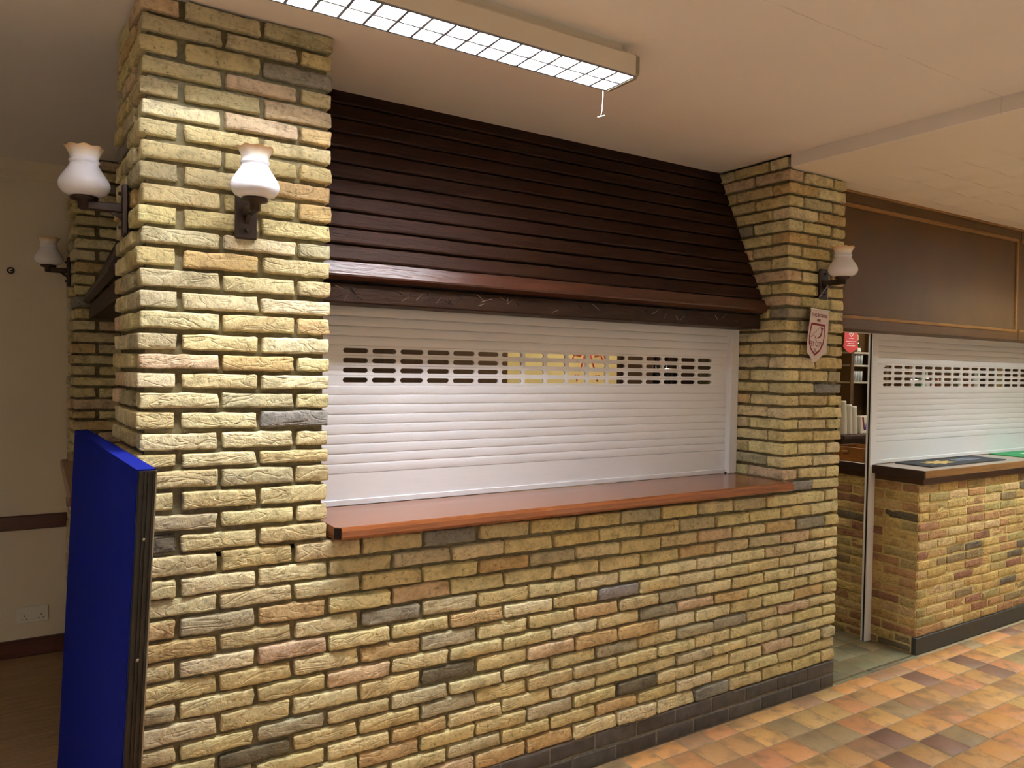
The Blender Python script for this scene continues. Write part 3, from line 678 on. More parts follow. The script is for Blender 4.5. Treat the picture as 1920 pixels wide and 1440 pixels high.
part('cut_corner', b, 'frame_dark', ct, label='dark end grain')
b = MB(); b.bbox(XS - 0.010, XS + 0.0, 0.0, 0.30, ZT, ZT + 0.006, 0.001); part('sealant_strip', b, 'mortar', ct)

# ------------------------------------------------------------------ side hatch on the left (hood, shutter, counter)
sh = thing('slatted_hood', 'dark slatted hood of the side hatch, seen edge-on behind the left pier', 'hood', (0.15, 1.3, 1.83))
yA, yB = 0.475, 2.125
for k in range(NB):
    b = wavy_board(yA, yB, Vector(HT) + d2*(Ls*k/NB + 0.006), Vector(HT) + d2*(Ls*(k + 1)/NB - 0.004), 0.020 if k < NB - 1 else 0.03, 40 + k, n=8)
    b.v = [(p[1] - 0.155, p[0], p[2]) for p in b.v]; part('board', b, 'hood_y', sh, origin=(0.2, 1.3, 1.9 + 0.06*(NB - k)))
b = MB(); b.bbox(-0.012, 0.13, yA, yB, 1.832, 1.902, 0.005); part('beam', b, 'beam', sh)
b = MB(); b.box(0.02, 0.32, yA, yB, 1.9, 1.93); b.box(0.30, 0.33, yA, yB, 1.9, CH); part('backing', b, 'beam', sh)
st_ = thing('roller_shutter', 'roller shutter of the side hatch behind the left pier', 'shutter', (0.2, 1.3, 1.096))
ms_ = slat_mesh(yB - yA); ms_.v = [(0.2 + p[1], yA + p[0], p[2]) for p in ms_.v]
me_ = ms_.mesh('slat', 'white_gloss', (0.2, yA, 0)); z = 1.12
while z < 1.86: link('slat', me_, st_, (0.2, yA, z)); z += SP
b = MB(); b.bbox(0.19, 0.215, yA, yB, 1.096, 1.12, 0.002); part('bottom_rail', b, 'white_gloss', st_)
sc = thing('hatch_counter', 'mahogany counter end of the side hatch, poking out left of the rear pier', 'counter', (0.05, 1.3, 1.03))
b = MB(); b.bbox(-0.045, 0.25, 0.50, 0.94, 1.056, 1.096, 0.006); b.bbox(-0.135, 0.25, 0.93, 2.11, 1.056, 1.096, 0.006); b.bbox(-0.135, -0.10, 2.06, 2.22, 1.056, 1.096, 0.006); part('counter_top', b, 'counter_y', sc)

# ------------------------------------------------------------------ fascia over the bar
fs_ = thing('wooden_fascia', 'brown panelled wooden fascia above the bar shutter', 'fascia', (5.5, 0.2, 1.862))
FY = 0.112
for k, (xa, xb) in enumerate(((3.268, 5.345), (5.352, 7.45))):
    b = MB(); b.box(xa, xb, FY + 0.006, 0.295, 1.862, CL - 0.001); p_ = part('panel', b, 'fascia', fs_)
    for za, zb in ((2.535, CL - 0.014), (1.862, 1.918)):
        b = MB(); b.bbox(xa, xb, FY, FY + 0.012, za, zb, 0.002); part('frame_rail', b, 'fascia_frame', fs_)
    for za, zb in ((2.516, 2.536), (1.916, 1.934)):
        b = MB(); b.bbox(xa, xb - 0.03, FY - 0.006, FY + 0.010, za, zb, 0.003); part('beading', b, 'bead', fs_)
    b = MB(); b.bbox(xb - 0.05, xb - 0.032, FY - 0.006, FY + 0.010, 1.916, 2.536, 0.003); part('beading', b, 'bead', fs_)
    b = MB(); b.bbox(xb - 0.032, xb, FY, FY + 0.012, 1.918, 2.535, 0.002); part('frame_stile', b, 'fascia_frame', fs_)
b = MB(); b.bbox(3.268, 7.45, FY - 0.008, FY + 0.012, CL - 0.014, CL - 0.001, 0.002); part('cornice_strip', b, 'bead', fs_)

# ------------------------------------------------------------------ bar counter and what lies on it
bc = thing('bar_counter', 'varnished wooden bar counter top carrying two bar mats', 'counter', (5.9, 0.3, 0.985))
b = MB(); b.bbox(4.024, 7.8, -0.022, 0.297, 1.030, 1.073, 0.003); b.bbox(4.024, 7.8, 0.335, 0.64, 1.030, 1.073, 0.003); b.box(4.058, 7.8, 0.29, 0.34, 1.031, 1.0725); part('counter_top', b, 'bar_top', bc)
b = MB(); b.bbox(4.018, 4.0245, -0.020, 0.297, 1.024, 1.0725, 0.001); b.bbox(4.018, 4.0245, 0.335, 0.64, 1.024, 1.0725, 0.001); part('end_edging', b, 'bar_end', bc, label='dark oak end edging')
b = MB(); b.bbox(4.058, 7.8, 0.006, 0.60, 0.986, 1.030, 0.003); part('shade_strip', b, 'shade_strip', bc)  # dark brown strip stands for the shadow under the counter overhang
def mat_thing(label, x0_, x1_, y0_, y1_, mat):
    t = thing('bar_mat', label, 'bar mat', ((x0_ + x1_)/2, (y0_ + y1_)/2, 1.073)); b = MB(); b.bbox(x0_, x1_, y0_, y1_, 1.073, 1.077, 0.0015); part('mat', b, mat, t); return t
mt = mat_thing('dark navy bar mat with a gold emblem at the near end of the bar', 4.235, 5.130, 0.060, 0.285, 'mat_black')
b = MB(); n_ = 18; cx, cy = 4.50, 0.165
pts = [(cx + (0.035 + 0.055*(i % 2) + 0.03*R.random())*1.7*math.cos(2*math.pi*i/n_), cy + (0.03 + 0.03*(i % 2) + 0.015*R.random())*math.sin(2*math.pi*i/n_)) for i in range(n_)]
b.prism(pts, 'z', 1.0771, 1.0776); part('emblem', b, 'mat_gold', mt)
for r_ in range(2):
    x = 4.72
    while x < 4.98:
        w_ = R.uniform(0.010, 0.022); b = MB(); b.box(x, x + w_, 0.150 + r_*0.04, 0.175 + r_*0.04, 1.0771, 1.0775); part('lettering', b, 'mat_grey', mt); x += w_ + 0.006
mt = mat_thing('green bar mat with a white band further along the bar', 5.40, 6.30, 0.060, 0.30, 'mat_green')
b = MB(); b.box(5.62, 6.2, 0.16, 0.20, 1.0771, 1.0776); part('band', b, 'white_print', mt)
ty = thing('wooden_tray', 'shallow varnished wooden tray on the bar behind the white guide post', 'tray', (4.2, 0.52, 1.073))
for a_ in ((4.085, 4.097, 0.40, 0.63), (4.34, 4.352, 0.40, 0.63), (4.097, 4.34, 0.40, 0.412), (4.097, 4.34, 0.618, 0.63)):
    b = MB(); b.bbox(*a_, 1.073, 1.156, 0.001); part('side', b, 'tray', ty)
b = MB(); b.box(4.097, 4.34, 0.412, 0.618, 1.073, 1.080); part('base', b, 'tray', ty)
b = MB(); b.bbox(4.078, 4.085, 0.500, 0.545, 1.118, 1.134, 0.002); part('handle', b, 'bead', ty)

# ------------------------------------------------------------------ fluorescent luminaires
def luminaire(label, x0_, x1_, yc, ceil, tube, detail=True, group=None, rot=False):
    t = thing('fluorescent_light', label, 'ceiling light', ((x0_ + x1_)/2, yc, ceil), group)
    H0, H1 = ceil - 0.105, ceil - 0.028; hw = 0.078
    b = MB()                                      # open-bottomed housing: two chamfered sides and a top
    for s in (-1, 1):
        o_ = [(yc + s*hw, H0 + 0.004), (yc + s*hw, H1 - 0.012), (yc + s*(hw - 0.012), H1), (yc + s*(hw - 0.016), H1 - 0.004), (yc + s*(hw - 0.004), H1 - 0.014), (yc + s*(hw - 0.004), H0 + 0.004)]
        b.prism(o_, 'x', x0_ + 0.012, x1_ - 0.012)
    b.box(x0_ + 0.012, x1_ - 0.012, yc - hw + 0.013, yc + hw - 0.013, H1 - 0.006, H1)
    part('housing', b, 'beige_metal', t)
    b = MB(); b.box(x0_ + 0.06, x1_ - 0.045, yc - 0.05, yc + 0.05, H1, ceil); part('spine', b, 'beige_metal', t)
    for xa, xb in ((x0_, x0_ + 0.012), (x1_ - 0.012, x1_)):
        e = hw + 0.003; b = MB()
        b.prism([(yc - e, H0 + 0.012), (yc - e + 0.014, H0 - 0.003), (yc + e - 0.014, H0 - 0.003), (yc + e, H0 + 0.012), (yc + e, H1 - 0.014), (yc + e - 0.022, H1 + 0.003), (yc - e + 0.022, H1 + 0.003), (yc - e, H1 - 0.014)], 'x', xa, xb)
        part('end_cap', b, 'cap_grey', t)
    for s in (-1, 1):
        b = MB(); b.tube([(x0_ + 0.03, yc + s*0.036, H0 + 0.050), (x1_ - 0.03, yc + s*0.036, H0 + 0.050)], 0.0125, 12); part('tube', b, tube, t, True)
    bl = MB(); bl.box(-0.0008, 0.0008, -hw + 0.005, hw - 0.005, 0.001, 0.030)
    fl_ = MB(); fl_.box(-0.0044, 0.0044, -hw + 0.005, hw - 0.005, 0.0, 0.0012)  # widened strip added so the shaded blade edges show
    if detail:
        me = bl.mesh('louvre_blade', 'louvre'); mf = fl_.mesh('blade_shade', 'blade_shade'); x = x1_ - 0.012
        while x > x0_ + 0.012: o = link('louvre_blade', me, t, (x, yc, H0)); link('blade_shade', mf, o, (x, yc, H0)); x -= 0.072
        for yy in (yc, yc - hw + 0.005, yc + hw - 0.005):
            b = MB(); b.box(x0_ + 0.012, x1_ - 0.012, yy - 0.0008, yy + 0.0008, H0 + 0.0014, H0 + 0.030); o = part('louvre_rail', b, 'louvre', t); b = MB(); b.box(x0_ + 0.012, x1_ - 0.012, yy - 0.004, yy + 0.004, H0 + 0.0002, H0 + 0.0016); part('blade_shade', b, 'blade_shade', o)
    else:
        b = MB(); x = x1_ - 0.012
        while x > x0_ + 0.012: b.box(x - 0.0008, x + 0.0008, yc - hw + 0.005, yc + hw - 0.005, H0, H0 + 0.03); x -= 0.072
        b.box(x0_ + 0.012, x1_ - 0.012, yc - 0.0008, yc + 0.0008, H0, H0 + 0.03); part('louvre', b, 'louvre', t)
    return t
def batten(label, x0_, x1_, yc, ceil, tube):
    """bare twin-tube batten: spine on the ceiling, end holders, two open tubes"""
    t = thing('fluorescent_batten', label, 'ceiling light', ((x0_ + x1_)/2, yc, ceil))
    b = MB(); b.prism([(yc - 0.045, ceil), (yc - 0.045, ceil - 0.03), (yc - 0.015, ceil - 0.06), (yc + 0.015, ceil - 0.06), (yc + 0.045, ceil - 0.03), (yc + 0.045, ceil)], 'x', x0_, x1_); part('spine', b, 'beige_metal', t)
    for xa, xb in ((x0_, x0_ + 0.02), (x1_ - 0.02, x1_)):
        b = MB(); b.bbox(xa, xb, yc - 0.075, yc + 0.075, ceil - 0.10, ceil - 0.04, 0.004); part('tube_holder', b, 'white_plastic', t)
    for s in (-1, 1):
        b = MB(); b.tube([(x0_ + 0.02, yc + s*0.052, ceil - 0.078), (x1_ - 0.02, yc + s*0.052, ceil - 0.078)], 0.0135, 12); part('tube', b, tube, t, True)
    return t
lm = luminaire('long fluorescent ceiling light with a square louvre, above the serving hatch', -0.165, 1.395, -0.432, CH, 'tube_main')
b = MB(); b.tube([(1.372, -0.358, 2.560), (1.371, -0.358, 2.53), (1.369, -0.357, 2.49), (1.366, -0.356, 2.474)], 0.0013, 6); b.tube([(1.352, -0.355, 2.466), (1.380, -0.358, 2.477)], 0.0018, 6)
part('pull_cord', b, 'string', lm, label='thin white cord with a knot')
luminaire('louvred fluorescent ceiling light of the hall, close in front of the bar', 4.35, 5.91, -0.80, CL, 'tube_front', False)
HALL = [(7.4, -1.25, CL, 'at the far end of the bar'), (-2.9, -1.6, CH, 'left of the blue board'), (-2.9, -3.6, CH, 'behind the viewer at the left wall'), (-0.2, -3.5, CH, 'straight behind the viewer'),
        (3.0, -3.3, CL, 'behind the viewer towards the bar'), (6.2, -3.3, CL, 'in the middle of the hall'), (0.2, -5.4, CH, 'along the far hall wall at the left'), (4.2, -5.4, CL, 'along the far hall wall at the right')]
for x_, y_, c_, l_ in HALL: luminaire('louvred fluorescent ceiling light of the hall, ' + l_, x_, x_ + 1.56, y_, c_, 'tube_hall', False)
batten('bare twin fluorescent batten inside the servery behind the hatch', 2.6, 4.1, 1.35, CL, 'tube_bar')
batten('bare twin fluorescent batten inside the bar above the back shelves', 6.6, 8.15, 1.3, CL, 'tube_backbar')

# ------------------------------------------------------------------ wall lamps
def lamp(label, px, py, pz, ang, reach=0.115):
    """wall lamp at plate centre; ang: direction it points to (0 = -Y)"""
    t = thing('wall_lamp', label, 'wall lamp', (px, py, pz), 'opal glass wall lamps'); t.rotation_euler = (0, 0, ang)
    def lp(name, mb, mat, smooth=False, parent=t):
        o = bpy.data.objects.new(name, mb.mesh(name, mat, (0, 0, 0), smooth)); C.objects.link(o); o.parent = parent; return o
    b = MB(); b.bbox(-0.032, 0.032, -0.018, 0.0, -0.075, 0.075, 0.004); lp('back_plate', b, 'iron')
    b = MB(); b.bbox(-0.013, 0.013, -reach - 0.012, -0.016, -0.008, 0.018, 0.003); lp('arm', b, 'iron')
    b = MB(); b.prism([(-0.018, -0.03), (-0.05, -0.008), (-0.03, -0.008), (-0.018, -0.015)], 'x', -0.006, 0.006); lp('brace', b, 'iron')
    for zz in (-0.05, 0.05):
        b = MB(); b.lathe([(0.0, zz - 0.006), (0.006, zz - 0.005), (0.007, zz), (0.006, zz + 0.005), (0.0, zz + 0.006)], 0, -0.020, 8); lp('stud', b, 'iron', True)
    b = MB(); b.lathe([(0.0, -0.006), (0.017, -0.006), (0.017, 0.014), (0.036, 0.020), (0.038, 0.028), (0.034, 0.030), (0.0, 0.030)], 0, -reach, 20); lp('cup', b, 'iron', True)
    prof = [(0.020, 0.000), (0.040, 0.001), (0.056, 0.008), (0.066, 0.021), (0.069, 0.033), (0.066, 0.046), (0.057, 0.062), (0.046, 0.078), (0.0395, 0.090), (0.0375, 0.096), (0.041, 0.099), (0.041, 0.104), (0.0375, 0.107), (0.038, 0.116), (0.042, 0.127), (0.048, 0.137), (0.052, 0.142)]
    def wav(j, a, r, z):
        k = max(0, j - (len(prof) - 5))/4.0; s = math.cos(8*a); return r + 0.0022*k*s, z + 0.0018*k*s
    b = MB(); inner = [(max(r - 0.003, 0.012), z + 0.001) for r, z in reversed(prof)]
    b.lathe(prof, 0, 0, 48, wav)
    bi = MB(); bi.lathe([(r - 0.003, z + 0.002) for r, z in prof], 0, 0, 48, wav); b.add(bi.v, bi.f)
    o = lp('glass_shade', b, 'opal', True); o.location = (0, -reach, 0.029); return t
lamp('opal glass wall lamp on the front of the left brick pier', 0.291, 0.0, 2.066, 0.0)
lamp('opal glass wall lamp on the left side of the left pier, against the ceiling', -0.010, 0.185, 2.070, -math.pi/2 - 0.05)
lamp('dim opal glass wall lamp on the rear pier, before the cream wall', -0.090, 2.30, 2.085, -math.pi/2 - 0.05, 0.10)
lamp('opal glass wall lamp on the right pier, above the white pennant', 3.072, 0.0, 2.060, 0.0)

# ------------------------------------------------------------------ pennants
pn = thing('pennant', 'white football pennant with a maroon robin shield hanging below the right pier lamp', 'pennant', (3.02, -0.035, 1.93))
PW = 0.150
def pxy(x, y): return ((x - 330)/222.0*PW + 0.0, (780 - y)/ (1310 - 780)*0.262)     # drawing units to pennant plane
PX0, PZ0, PY = 3.020, 1.932, -0.035
def sheet(poly, y0_, y1_): b = MB(); b.prism([(PX0 + u_, PZ0 + v_) for u_, v_ in poly], 'y', y0_, y1_); return b
out = [pxy(*p) for p in ((228, 775), (432, 790), (424, 1000), (412, 1130), (416, 1205), (360, 1240), (290, 1305), (255, 1300), (215, 1235), (190, 1205), (190, 1090), (205, 960), (218, 860))]
part('cloth', sheet(out, PY, PY + 0.0025), 'white_cloth', pn)
b = MB(); u0_, v0_ = pxy(220, 777); u1_, v1_ = pxy(440, 792); b.tube([(PX0 + u0_, PY + 0.001, PZ0 + v0_), (PX0 + u1_, PY + 0.001, PZ0 + v1_)], 0.0035, 8); part('rod', b, 'string', pn)
b = MB(); b.tube([(PX0 + pxy(236, 760)[0], PY, PZ0 + 0.004), (3.052, -0.05, 2.052), (PX0 + pxy(408, 760)[0], PY, PZ0 - 0.004)], 0.0011, 6); part('cord', b, 'string', pn)
def shield(pts): return [pxy(*p) for p in pts]
S = [(228, 915), (388, 930), (383, 1060), (370, 1130), (335, 1195), (275, 1245), (228, 1185), (205, 1120), (205, 1050)]
Si = [(238, 937), (377, 950), (372, 1058), (360, 1122), (328, 1180), (276, 1222), (238, 1176), (216, 1115), (216, 1050)]
o_ = shield(S); i_ = shield(Si); b = MB(); n_ = len(o_)
b.add([(PX0 + u_, PY - 0.0006, PZ0 + v_) for u_, v_ in o_ + i_], [(k, (k + 1) % n_, n_ + (k + 1) % n_, n_ + k) for k in range(n_)]); part('shield_outline', b, 'maroon', pn)
b = sheet(shield([(366, 968), (352, 958), (338, 962), (345, 985), (343, 1012), (330, 1042), (308, 1062), (285, 1068), (312, 1072), (338, 1055), (352, 1025), (356, 990)]), PY - 0.0012, PY - 0.0002); part('robin_breast', b, 'maroon', pn)
b = MB(); L3 = lambda *ps: [(PX0 + pxy(*p)[0], PY - 0.0008, PZ0 + pxy(*p)[1]) for p in ps]
b.tube(L3((340, 960), (318, 968), (268, 1015), (222, 1060), (262, 1040), (288, 1068)), 0.0009, 5); b.tube(L3((275, 1052), (285, 1090), (296, 1094)), 0.0009, 5); part('robin_line', b, 'maroon', pn)
def ptext(s, x, y, size, sx, mat='maroon'):
    t_ = text_mb(s, size, sx, 0.0003); u_, v_ = pxy(x, y); b = MB(); b.v = [(PX0 + u_ + p[0], PY - 0.0008 - p[2], PZ0 + v_ + p[1] - p[0]*0.05) for p in t_.v]; b.f = t_.f; part('lettering', b, mat, pn)
ptext('THE ROBINS', 322, 858, 0.0235, 0.92); ptext('1885', 312, 903, 0.0175, 0.9); ptext('ELY CITY', 284, 1150, 0.036, 0.66); ptext('FC', 280, 1207, 0.0265, 0.72)

ORD = ['first', 'second', 'third', 'fourth', 'fifth', 'sixth', 'seventh', 'eighth', 'ninth', 'tenth', 'eleventh', 'twelfth', 'thirteenth', 'fourteenth', 'fifteenth', 'sixteenth']
# ------------------------------------------------------------------ back bar seen through the passage
SB = thing('back_bar_shelves', 'wooden back bar shelf unit seen through the gap beside the right pier', 'shelf', (6.95, 2.27, 0))
for za in (1.835, 1.708, 1.538):
    b = MB(); b.bbox(6.57, 7.20, 2.16, 2.40, za - 0.018, za, 0.002); part('shelf_board', b, 'shelf_grey', SB)
for xa in (6.572, 7.17):
    b = MB(); b.bbox(xa, xa + 0.05, 2.15, 2.40, 1.03, 2.25, 0.003); part('upright', b, 'fascia_frame', SB)
b = MB(); b.box(6.57, 7.22, 2.40, 2.415, 1.03, 2.25); part('back_panel', b, 'fascia', SB)
b = MB(); b.bbox(6.20, 7.35, 1.95, 2.40, 0.995, 1.03, 0.003); part('worktop', b, 'interior_dark', SB)
b = MB(); b.box(6.25, 7.33, 2.0, 2.40, 0.0, 0.995); part('cupboard', b, 'interior_dark', SB)
GL = MB(); gp = [(0.0, 0.0), (0.017, 0.0), (0.021, 0.105), (0.0195, 0.105), (0.0155, 0.006), (0.0, 0.006)]; GL.lathe(gp, 0, 0, 14)
gm = GL.mesh('beer_glass', 'glass', (0, 0, 0), True)
for zi, za in enumerate((1.709, 1.539)):
    for k in range(4):
        o = link('beer_glass', gm, None, (6.662 + k*0.047, 2.20, za))
        tag(o, ('clear beer glass, %s from the left on the %s glass shelf of the back bar' % (ORD[k], ('upper', 'lower')[zi])), 'glass', 'beer glasses on the %s shelf' % ('upper', 'lower')[zi])
fg = thing('figurine', 'small green and cream figurine on the top back bar shelf', 'figurine', (6.725, 2.20, 1.836))
b = MB(); b.lathe([(0.0, 1.836), (0.035, 1.836), (0.036, 1.85), (0.024, 1.87), (0.030, 1.90), (0.026, 1.93), (0.014, 1.945), (0.0, 1.946)], 6.725, 2.20, 14); part('body', b, 'green_bottle', fg, True)
b = MB(); b.lathe([(0.0, 1.944), (0.014, 1.948), (0.021, 1.965), (0.018, 1.985), (0.022, 1.992), (0.012, 2.010), (0.0, 2.014)], 6.725, 2.20, 14); part('head', b, 'figure_cream', fg, True)
b = MB(); b.bbox(6.695, 6.755, 2.165, 2.18, 1.836, 1.875, 0.006); part('base', b, 'paper', fg)
rp = thing('pennant', 'small red pennant with white print hanging in the bar doorway', 'pennant', (6.60, 2.05, 1.86))
b = MB(); b.prism([(6.30, 2.06), (6.50, 2.06), (6.505, 1.93), (6.52, 1.865), (6.455, 1.835), (6.40, 1.815), (6.34, 1.835), (6.285, 1.875), (6.30, 1.94)], 'y', 2.047, 2.050); part('cloth', b, 'red', rp)
b = MB(); b.add([(6.37, 2.0465, 2.04), (6.44, 2.0465, 2.04), (6.44, 2.0465, 1.995), (6.405, 2.0465, 1.972), (6.37, 2.0465, 1.995), (6.378, 2.0465, 2.032), (6.432, 2.0465, 2.032), (6.432, 2.0465, 1.998), (6.405, 2.0465, 1.981), (6.378, 2.0465, 1.998)], [(k, (k + 1) % 5, 5 + (k + 1) % 5, 5 + k) for k in range(5)])
b.prism([(6.39, 2.022), (6.42, 2.022), (6.42, 2.004), (6.405, 1.998), (6.39, 2.004)], 'y', 2.0462, 2.0468); part('crest', b, 'white_print', rp)
for za, hw_ in ((1.955, 0.035), (1.925, 0.078), (1.905, 0.05), (1.883, 0.065)):
    b = MB(); b.box(6.405 - hw_, 6.405 + hw_, 2.0462, 2.0468, za, za + 0.006); part('lettering_line', b, 'white_print', rp)
b = MB(); b.tube([(6.30, 2.048, 2.062), (6.50, 2.048, 2.062)], 0.005, 6); b.tube([(6.40, 2.048, 2.062), (6.40, 2.048, CL)], 0.0015, 5); part('rod', b, 'string', rp)
for k, (x_, h_) in enumerate(((6.465, 0.29), (6.545, 0.27), (6.375, 0.33))):
    b = MB(); pr = []; z = 1.03; nn = int(h_/0.018)
    for i in range(nn): pr += [(0.046 - 0.012*i/nn, z), (0.0475 - 0.012*i/nn, z + 0.004), (0.045 - 0.012*i/nn, z + 0.017)]; z += 0.018
    b.lathe([(0.0, 1.03)] + pr + [(0.0, z)], x_, 2.10, 16)
    single('plastic_cups', b, 'paper', ('tall', 'short', 'tallest')[k] + ' stack of white plastic cups on the back bar worktop', 'cups', (x_, 2.10, 1.03), 'cup stacks on the back bar', True)
bx_ = thing('carton', 'white carton with a red and blue V mark on the back bar', 'box', (6.70, 2.1, 1.03))
b = MB(); b.bbox(6.62, 6.82, 2.06, 2.14, 1.03, 1.20, 0.002); part('box', b, 'paper', bx_)
for a_, c_, mt_ in ((6.635, 6.675, 'maroon'), (6.725, 6.685, 'blue_print')):
    b = MB(); b.add([(a_, 2.0592, 1.19), (a_ + 0.03, 2.0592, 1.19), (c_ + 0.02, 2.0592, 1.06), (c_ - 0.005, 2.0592, 1.06)], [(0, 1, 2, 3)]); part('print_stroke', b, mt_, bx_)
# objects behind the shutters' slots
def bottle_mb(x_, y_, z_, h_, r_): b = MB(); b.lathe([(0, z_), (r_, z_), (r_, z_ + h_*0.58), (r_*0.8, z_ + h_*0.66), (r_*0.34, z_ + h_*0.76), (r_*0.32, z_ + h_*0.96), (r_*0.4, z_ + h_*0.97), (r_*0.38, z_ + h_), (0, z_ + h_)], x_, y_, 12); return b
ds = thing('optics_shelf', 'dark shelf with a bright chrome rail behind the hatch shutter', 'shelf', (4.12, 2.25, 1.40))
b = MB(); b.bbox(3.80, 4.44, 2.05, 2.42, 1.40, 1.43, 0.002); part('shelf_board', b, 'interior_dark', ds)
b = MB(); b.tube([(3.98, 2.12, 1.625), (4.42, 2.12, 1.625)], 0.012, 10); part('chrome_rail', b, 'chrome', ds, True)
for xa in (3.84, 4.425): b = MB(); b.bbox(xa, xa + 0.015, 2.05, 2.42, 1.43, 1.95, 0.001); part('upright', b, 'interior_dark', ds)
single('bottle', bottle_mb(3.92, 2.2, 1.43, 0.27, 0.036), 'green_bottle', 'green bottle at the left of the dark optics shelf', 'bottle', (3.92, 2.2, 1.43), None, True)
for k in range(3): single('bottle', bottle_mb(4.10 + 0.12*k, 2.28, 1.43, 0.30, 0.036), 'dark_bottle', 'dark bottle behind the chrome rail of the optics shelf, %s from the left' % ORD[k], 'bottle', (4.10 + 0.12*k, 2.28, 1.43), 'dark bottles on the optics shelf', True)
rb = thing('ribbon_garland', 'curled red ribbon hung on the cream wall behind the hatch slots', 'ribbon', (3.49, IY - 0.01, 1.5))
for pts in ([(3.42, 1.72), (3.36, 1.735), (3.34, 1.70), (3.38, 1.68), (3.44, 1.69)], [(3.56, 1.72), (3.62, 1.735), (3.64, 1.70), (3.60, 1.68), (3.54, 1.69)], [(3.46, 1.73), (3.43, 1.64), (3.41, 1.60)], [(3.52, 1.73), (3.55, 1.64), (3.57, 1.60)], [(3.37, 1.57), (3.385, 1.52), (3.40, 1.57)], [(3.575, 1.57), (3.59, 1.52), (3.605, 1.57)], [(3.66, 1.73), (3.69, 1.65), (3.71, 1.61)], [(3.26, 1.62), (3.28, 1.635), (3.30, 1.64)]):
    b = MB(); b.tube([(x_, IY - 0.008, z_) for x_, z_ in pts], 0.006, 6); part('ribbon', b, 'red', rb, True)
bs = thing('back_bar_cabinet', 'long back bar cabinet with bottle shelf behind the bar shutter', 'shelf', (9.0, 2.2, 0))
b = MB(); b.bbox(7.42, 11.3, 2.05, 2.41, 1.37, 1.40, 0.003); part('shelf_board', b, 'interior_dark', bs)
b = MB(); b.bbox(7.42, 11.3, 1.95, 2.41, 0.0, 1.03, 0.003); part('cupboard', b, 'interior_dark', bs)
b = MB(); b.tube([(7.42, 2.04, 1.56), (7.85, 2.04, 1.56)], 0.014, 8); part('chrome_rail', b, 'chrome', bs, True)
for xa in (7.42, 8.3, 9.2, 10.2): b = MB(); b.bbox(xa, xa + 0.04, 2.05, 2.41, 1.03, 2.2, 0.002); part('upright', b, 'interior_brown', bs)
kinds = ['amber', 'clear_bottle', 'dark_bottle', 'green_bottle', 'clear_bottle', 'amber']
nm = {'amber': 'amber', 'clear_bottle': 'pale', 'dark_bottle': 'dark', 'green_bottle': 'green'}
x = 7.52; i = 0
while x < 9.15:
    k = kinds[i % 6]; h_ = 0.24 + 0.06*((i*7) % 3)/2
    single('bottle', bottle_mb(x, 2.18, 1.40, h_, 0.036), k, nm[k] + ' bottle, %s from the left in the row behind the bar shutter' % ORD[i], 'bottle', (x, 2.18, 1.40), nm[k] + ' bottles on the back bar', True); x += 0.115; i += 1
b = MB(); b.bbox(7.84, 7.97, 2.395, 2.41, 1.66, 1.75, 0.001); single('card_notice', b, 'white_print', 'white card on the back wall behind the left slots of the bar shutter', 'card', (7.9, 2.40, 1.70))
b = MB(); b.bbox(9.36, 9.60, 2.385, 2.41, 1.52, 1.75, 0.001); single('wall_sign', b, 'blue_print', 'blue sign on the back wall behind the bar shutter', 'sign', (9.5, 2.4, 1.6))
b = MB(); b.bbox(9.66, 10.10, 2.385, 2.41, 1.40, 1.90, 0.001); single('wall_panel', b, 'cream_board', 'cream panel beside the blue sign behind the bar shutter', 'panel', (9.9, 2.4, 1.6))

# ------------------------------------------------------------------ blue display board leaning by the pier
bd = thing('display_board', 'blue felt display board standing on edge beside the left pier', 'display board', (-0.1, 0.2, 0.0))
ZB0, ZB1 = 0.012, 1.358; lean = 0.040
n0, n1 = Vector((-0.038, -0.375, 0)), Vector((-0.1205, 0.858, 0)); dB = (n1 - n0).normalized(); oB = Vector((dB.y, -dB.x, 0))   # oB: towards the pier
def bpnt(s_, o_, z_): p = n0 + dB*s_ + oB*o_; return (p.x - lean*(ZB1 - z_), p.y, z_)
LB = (n1 - n0).length; TB = 0.043
def bslab(s0, s1, o0, o1, z0, z1):
    b = MB(); b.add([bpnt(s_, o_, z_) for z_ in (z0, z1) for s_, o_ in ((s0, o0), (s1, o0), (s1, o1), (s0, o1))], [(0, 3, 2, 1), (4, 5, 6, 7), (0, 1, 5, 4), (1, 2, 6, 5), (2, 3, 7, 6), (3, 0, 4, 7)]); return b
part('felt_panel', bslab(0.004, LB, 0, TB, ZB0, ZB1), 'felt', bd)
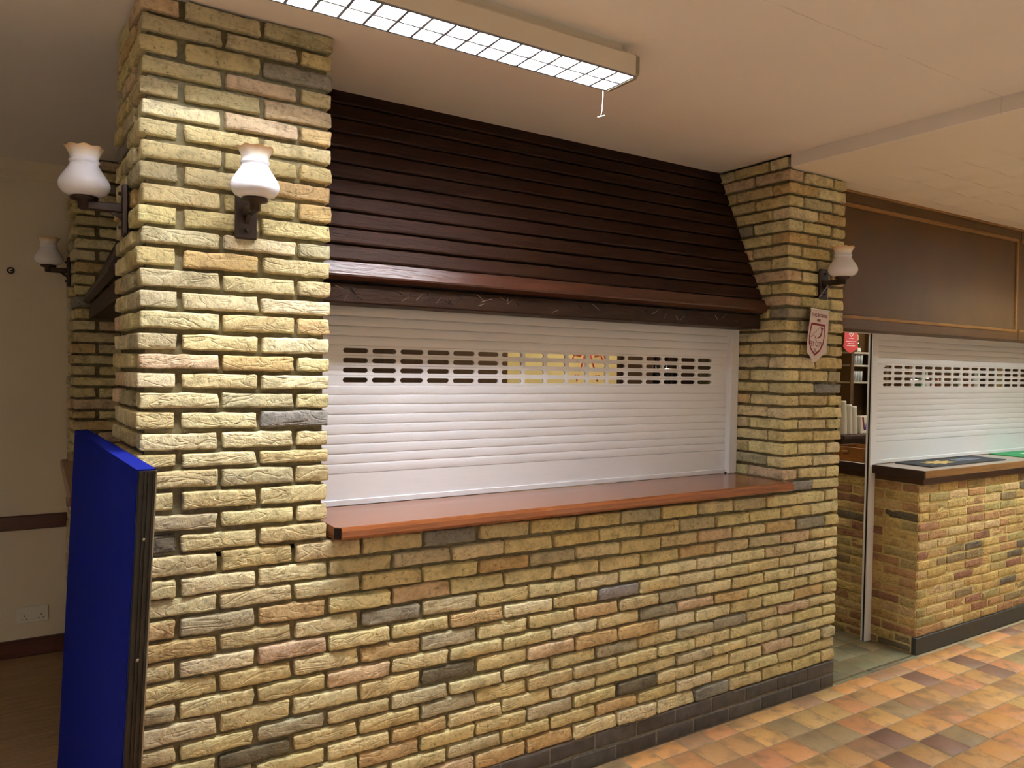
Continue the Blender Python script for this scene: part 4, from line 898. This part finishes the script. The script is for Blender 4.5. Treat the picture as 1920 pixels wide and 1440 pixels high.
part('edge_frame', bslab(-0.004, 0.006, 0.003, TB - 0.001, ZB0, ZB1 - 0.004), 'frame_dark', bd)
for o_, wd in ((0.004, 0.006), (0.016, 0.003), (0.024, 0.003), (0.035, 0.006)):
    part('frame_rib', bslab(-0.010, -0.003, o_, o_ + wd, ZB0, ZB1 - 0.006), 'frame_dark', bd)
part('edge_lip', bslab(-0.011, 0.0, TB - 0.0025, TB + 0.0005, ZB0, ZB1 - 0.003), 'steel', bd)
for z_ in (1.19, 0.90, 0.62):
    b = MB(); p = Vector(bpnt(-0.006, 0.021, z_)); b.tube([p, p - dB*0.005], 0.0038, 10); part('screw', b, 'steel', bd, True)
part('hinge', bslab(-0.014, 0.0, 0.010, 0.038, 0.42, 0.63), 'black', bd)

# ------------------------------------------------------------------ small things on the cream wall
sk = thing('power_socket', 'white double power socket low on the cream wall', 'socket', (-0.254, 2.475, 0.224))
b = MB(); b.bbox(-0.327, -0.181, 2.468, 2.481, 0.180, 0.268, 0.003); part('plate', b, 'white_plastic', sk)
for cx in (-0.293, -0.215):
    for dx, dz, w_, h_ in ((0, 0.004, 0.004, 0.008), (-0.011, -0.014, 0.007, 0.004), (0.011, -0.014, 0.007, 0.004)):
        b = MB(); b.box(cx + dx - w_/2, cx + dx + w_/2, 2.4672, 2.4682, 0.216 + dz - h_/2, 0.216 + dz + h_/2); part('pin_hole', b, 'black', sk)
for cx in (-0.266, -0.242):
    b = MB(); b.bbox(cx - 0.006, cx + 0.006, 2.464, 2.469, 0.238, 0.254, 0.001); part('switch', b, 'white_plastic', sk)
wo = thing('cable_outlet', 'small dark cable hole high on the cream wall', 'cable outlet', (-0.36, 2.478, 2.089))
b = MB(); b.tube([(-0.36 + 0.014*math.cos(t*math.pi/8), 2.477, 2.089 + 0.014*math.sin(t*math.pi/8)) for t in range(17)], 0.004, 6); part('grommet', b, 'frame_dark', wo, True)
b = MB(); b.tube([(-0.36, 2.479, 2.089), (-0.356, 2.468, 2.086), (-0.348, 2.466, 2.090)], 0.0035, 6); part('cable_stub', b, 'black', wo, True)
